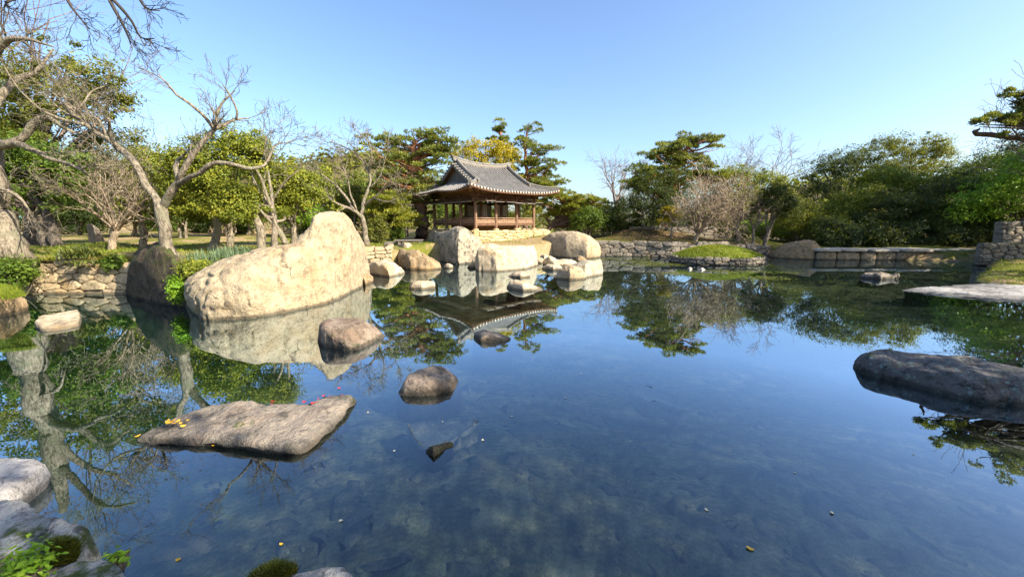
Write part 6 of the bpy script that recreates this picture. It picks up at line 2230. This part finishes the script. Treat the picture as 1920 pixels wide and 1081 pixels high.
def house(px, d, w, h, mat, label, bands, roof=True):
    x = D(px, 430, d)[0]
    z = hz(x, d)
    root = empty('house', (x, d, z))
    tag(root, label, 'house')
    MB().box((-w / 2, 0, 0), (w / 2, 6, h)).build('wall', M[mat], root, False)
    if roof:
        V = [(-w / 2 - .3, -.3, h), (w / 2 + .3, -.3, h), (w / 2 + .3, 6.3, h), (-w / 2 - .3, 6.3, h), (-w / 2 - .3, 3, h + 1.4), (w / 2 + .3, 3, h + 1.4)]
        MB().add(V, [(0, 1, 5, 4), (2, 3, 4, 5), (0, 3, 2, 1)], [(0, 4, 3), (1, 2, 5)]).build('roof', M['house_roof'], root, False)
    for k, (bx, bw, bm) in enumerate(bands):
        MB().box((bx, -0.06, 0.0), (bx + bw, -0.003, h - .02)).build('painted_panel', M[bm], root, False)
    nwin = max(1, int(w / 1.9))
    for st_ in range(int(h // 2.7)):
        for k in range(nwin):
            xx = -w / 2 + w * (k + 0.5) / nwin
            zz = 1.0 + 2.7 * st_
            f = MB()
            f.bar((xx - .5, -.1, zz), (xx + .5, -.1, zz), .1, .08).bar((xx - .5, -.1, zz + 1.2), (xx + .5, -.1, zz + 1.2), .1, .08)
            f.bar((xx - .5, -.1, zz), (xx - .5, -.1, zz + 1.2), .08, .08, (0, 1, 0)).bar((xx + .5, -.1, zz), (xx + .5, -.1, zz + 1.2), .08, .08, (0, 1, 0)).bar((xx, -.1, zz), (xx, -.1, zz + 1.2), .05, .06, (0, 1, 0))
            wo_ = f.build('window', M['house_white'], root, False)
            MB().box((xx - .48, -.09, zz + .02), (xx + .48, -.075, zz + 1.18)).build('pane', M['glass'], wo_, False)


house(62, 52, 9.5, 3.9, 'house_white', 'white low house with pink and blue bands beyond the boundary wall', [(-1.5, .9, 'house_pink'), (2.4, .8, 'house_blue')])
house(2, 50, 4.0, 3.6, 'house_blue', 'turquoise house at the frame edge beyond the boundary wall', [])
house(240, 55, 9.0, 3.3, 'house_blue', 'pale turquoise low building behind the tan bare tree', [(-2, .6, 'house_white')], False)
x0w, x1w = D(-60, 430, 40)[0], D(760, 430, 40)[0]
zz = hz(-30, 40)
stone_wall('boundary_wall', 'long low tan stone wall at the back of the lawn', [(x0w, 40.5), (D(300, 430, 40)[0], 40), (x1w, 40.5)], 1.0, 2.45, 'wall_warm', (0.7, 1.5), (0.35, 0.55), 0.5, 0.05, 15, 'wall')

M['hill'] = plain_mat('hill', (0.10, 0.085, 0.035), 0.5, 0.15, 1.0)


def hill(name, cx_, cy_, rx, ry, h, seed, n, leafm, size):
    rng = np.random.default_rng(seed)
    u = np.linspace(-1, 1, 50)
    gx2, gy2 = np.meshgrid(u, u)
    r2 = gx2 ** 2 + gy2 ** 2
    z = h * np.clip(1 - r2, 0, 1) ** 0.9 * (1 + 0.18 * fbm2(gx2 * 3, gy2 * 3, 1, 3, seed)) - 1.0
    X, Y = cx_ + gx2 * rx, cy_ + gy2 * ry
    i = (np.arange(49)[:, None] * 50 + np.arange(49)[None]).ravel()
    o = obj(name, np.stack([X, Y, z], -1).reshape(-1, 3), np.stack([i, i + 1, i + 51, i + 50], -1), None, M['hill'])
    o['kind'] = 'structure'
    a, r = rng.uniform(0, 2 * math.pi, n // 8), np.sqrt(rng.uniform(0, 0.95, n // 8))
    hx, hy = r * np.cos(a), r * np.sin(a)
    hzv = h * np.clip(1 - r * r, 0, 1) ** 0.9 * (1 + 0.18 * fbm2(hx * 3, hy * 3, 1, 3, seed)) - 1
    C = np.stack([cx_ + hx * rx, cy_ + hy * ry, hzv + 1.2], -1)
    cid = np.repeat(np.arange(len(C)), 8)
    off_ = rng.normal(size=(len(cid), 3)) * size * 0.9
    V, Q = leaf_quads(C[cid] + off_, off_ + np.array([0, 0, size]), size, rng, 0.8)
    tn = np.clip(0.5 + (rng.normal(size=len(C)) * .25)[cid] + rng.normal(size=len(cid)) * .1, 0, 1)
    w = obj('hillside_wood', V, Q, None, M[leafm], None, False, np.repeat(tn, 4))
    w['kind'] = 'stuff'
    return tag(w, 'brown green scrub wood covering the ' + ('hill behind the lawn' if cx_ < 0 else 'rise behind the shaded bank'), 'wood')


hill('hill', -75, 165, 75, 60, 27, 5, 14000, 'leaf_olive', 1.5)
hill('hill', 78, 75, 52, 34, 11, 6, 7000, 'leaf_yellow', 0.9)
# far tree belt: one mass
rng = np.random.default_rng(12)
nC = 900
C = np.stack([rng.uniform(-75, 75, nC), rng.uniform(56, 74, nC), np.zeros(nC)], -1)
C[:, 2] = 1.2 + np.abs(rng.normal(size=nC)) * 1.6 + 0.6 * fbm2(C[:, 0], C[:, 1], .1, 2, 3)
C[:, 2] = np.minimum(C[:, 2], 5.2)
cid = np.repeat(np.arange(nC), 18)
off_ = rng.normal(size=(len(cid), 3)) * np.array([.8, .8, .6])
V, Q = leaf_quads(C[cid] + off_, off_ + np.array([0, 0, .7]), 0.5, rng, .7)
wd = obj('distant_wood', V, Q, None, M['leaf_olive'], None, False, np.repeat(np.clip(.45 + (rng.normal(size=nC) * .25)[cid], 0, 1), 4))
wd['kind'] = 'stuff'
tag(wd, 'far belt of low olive woodland behind the park trees', 'wood')
print('done', time.time() - T0, LEAF_N, len(bpy.data.objects))
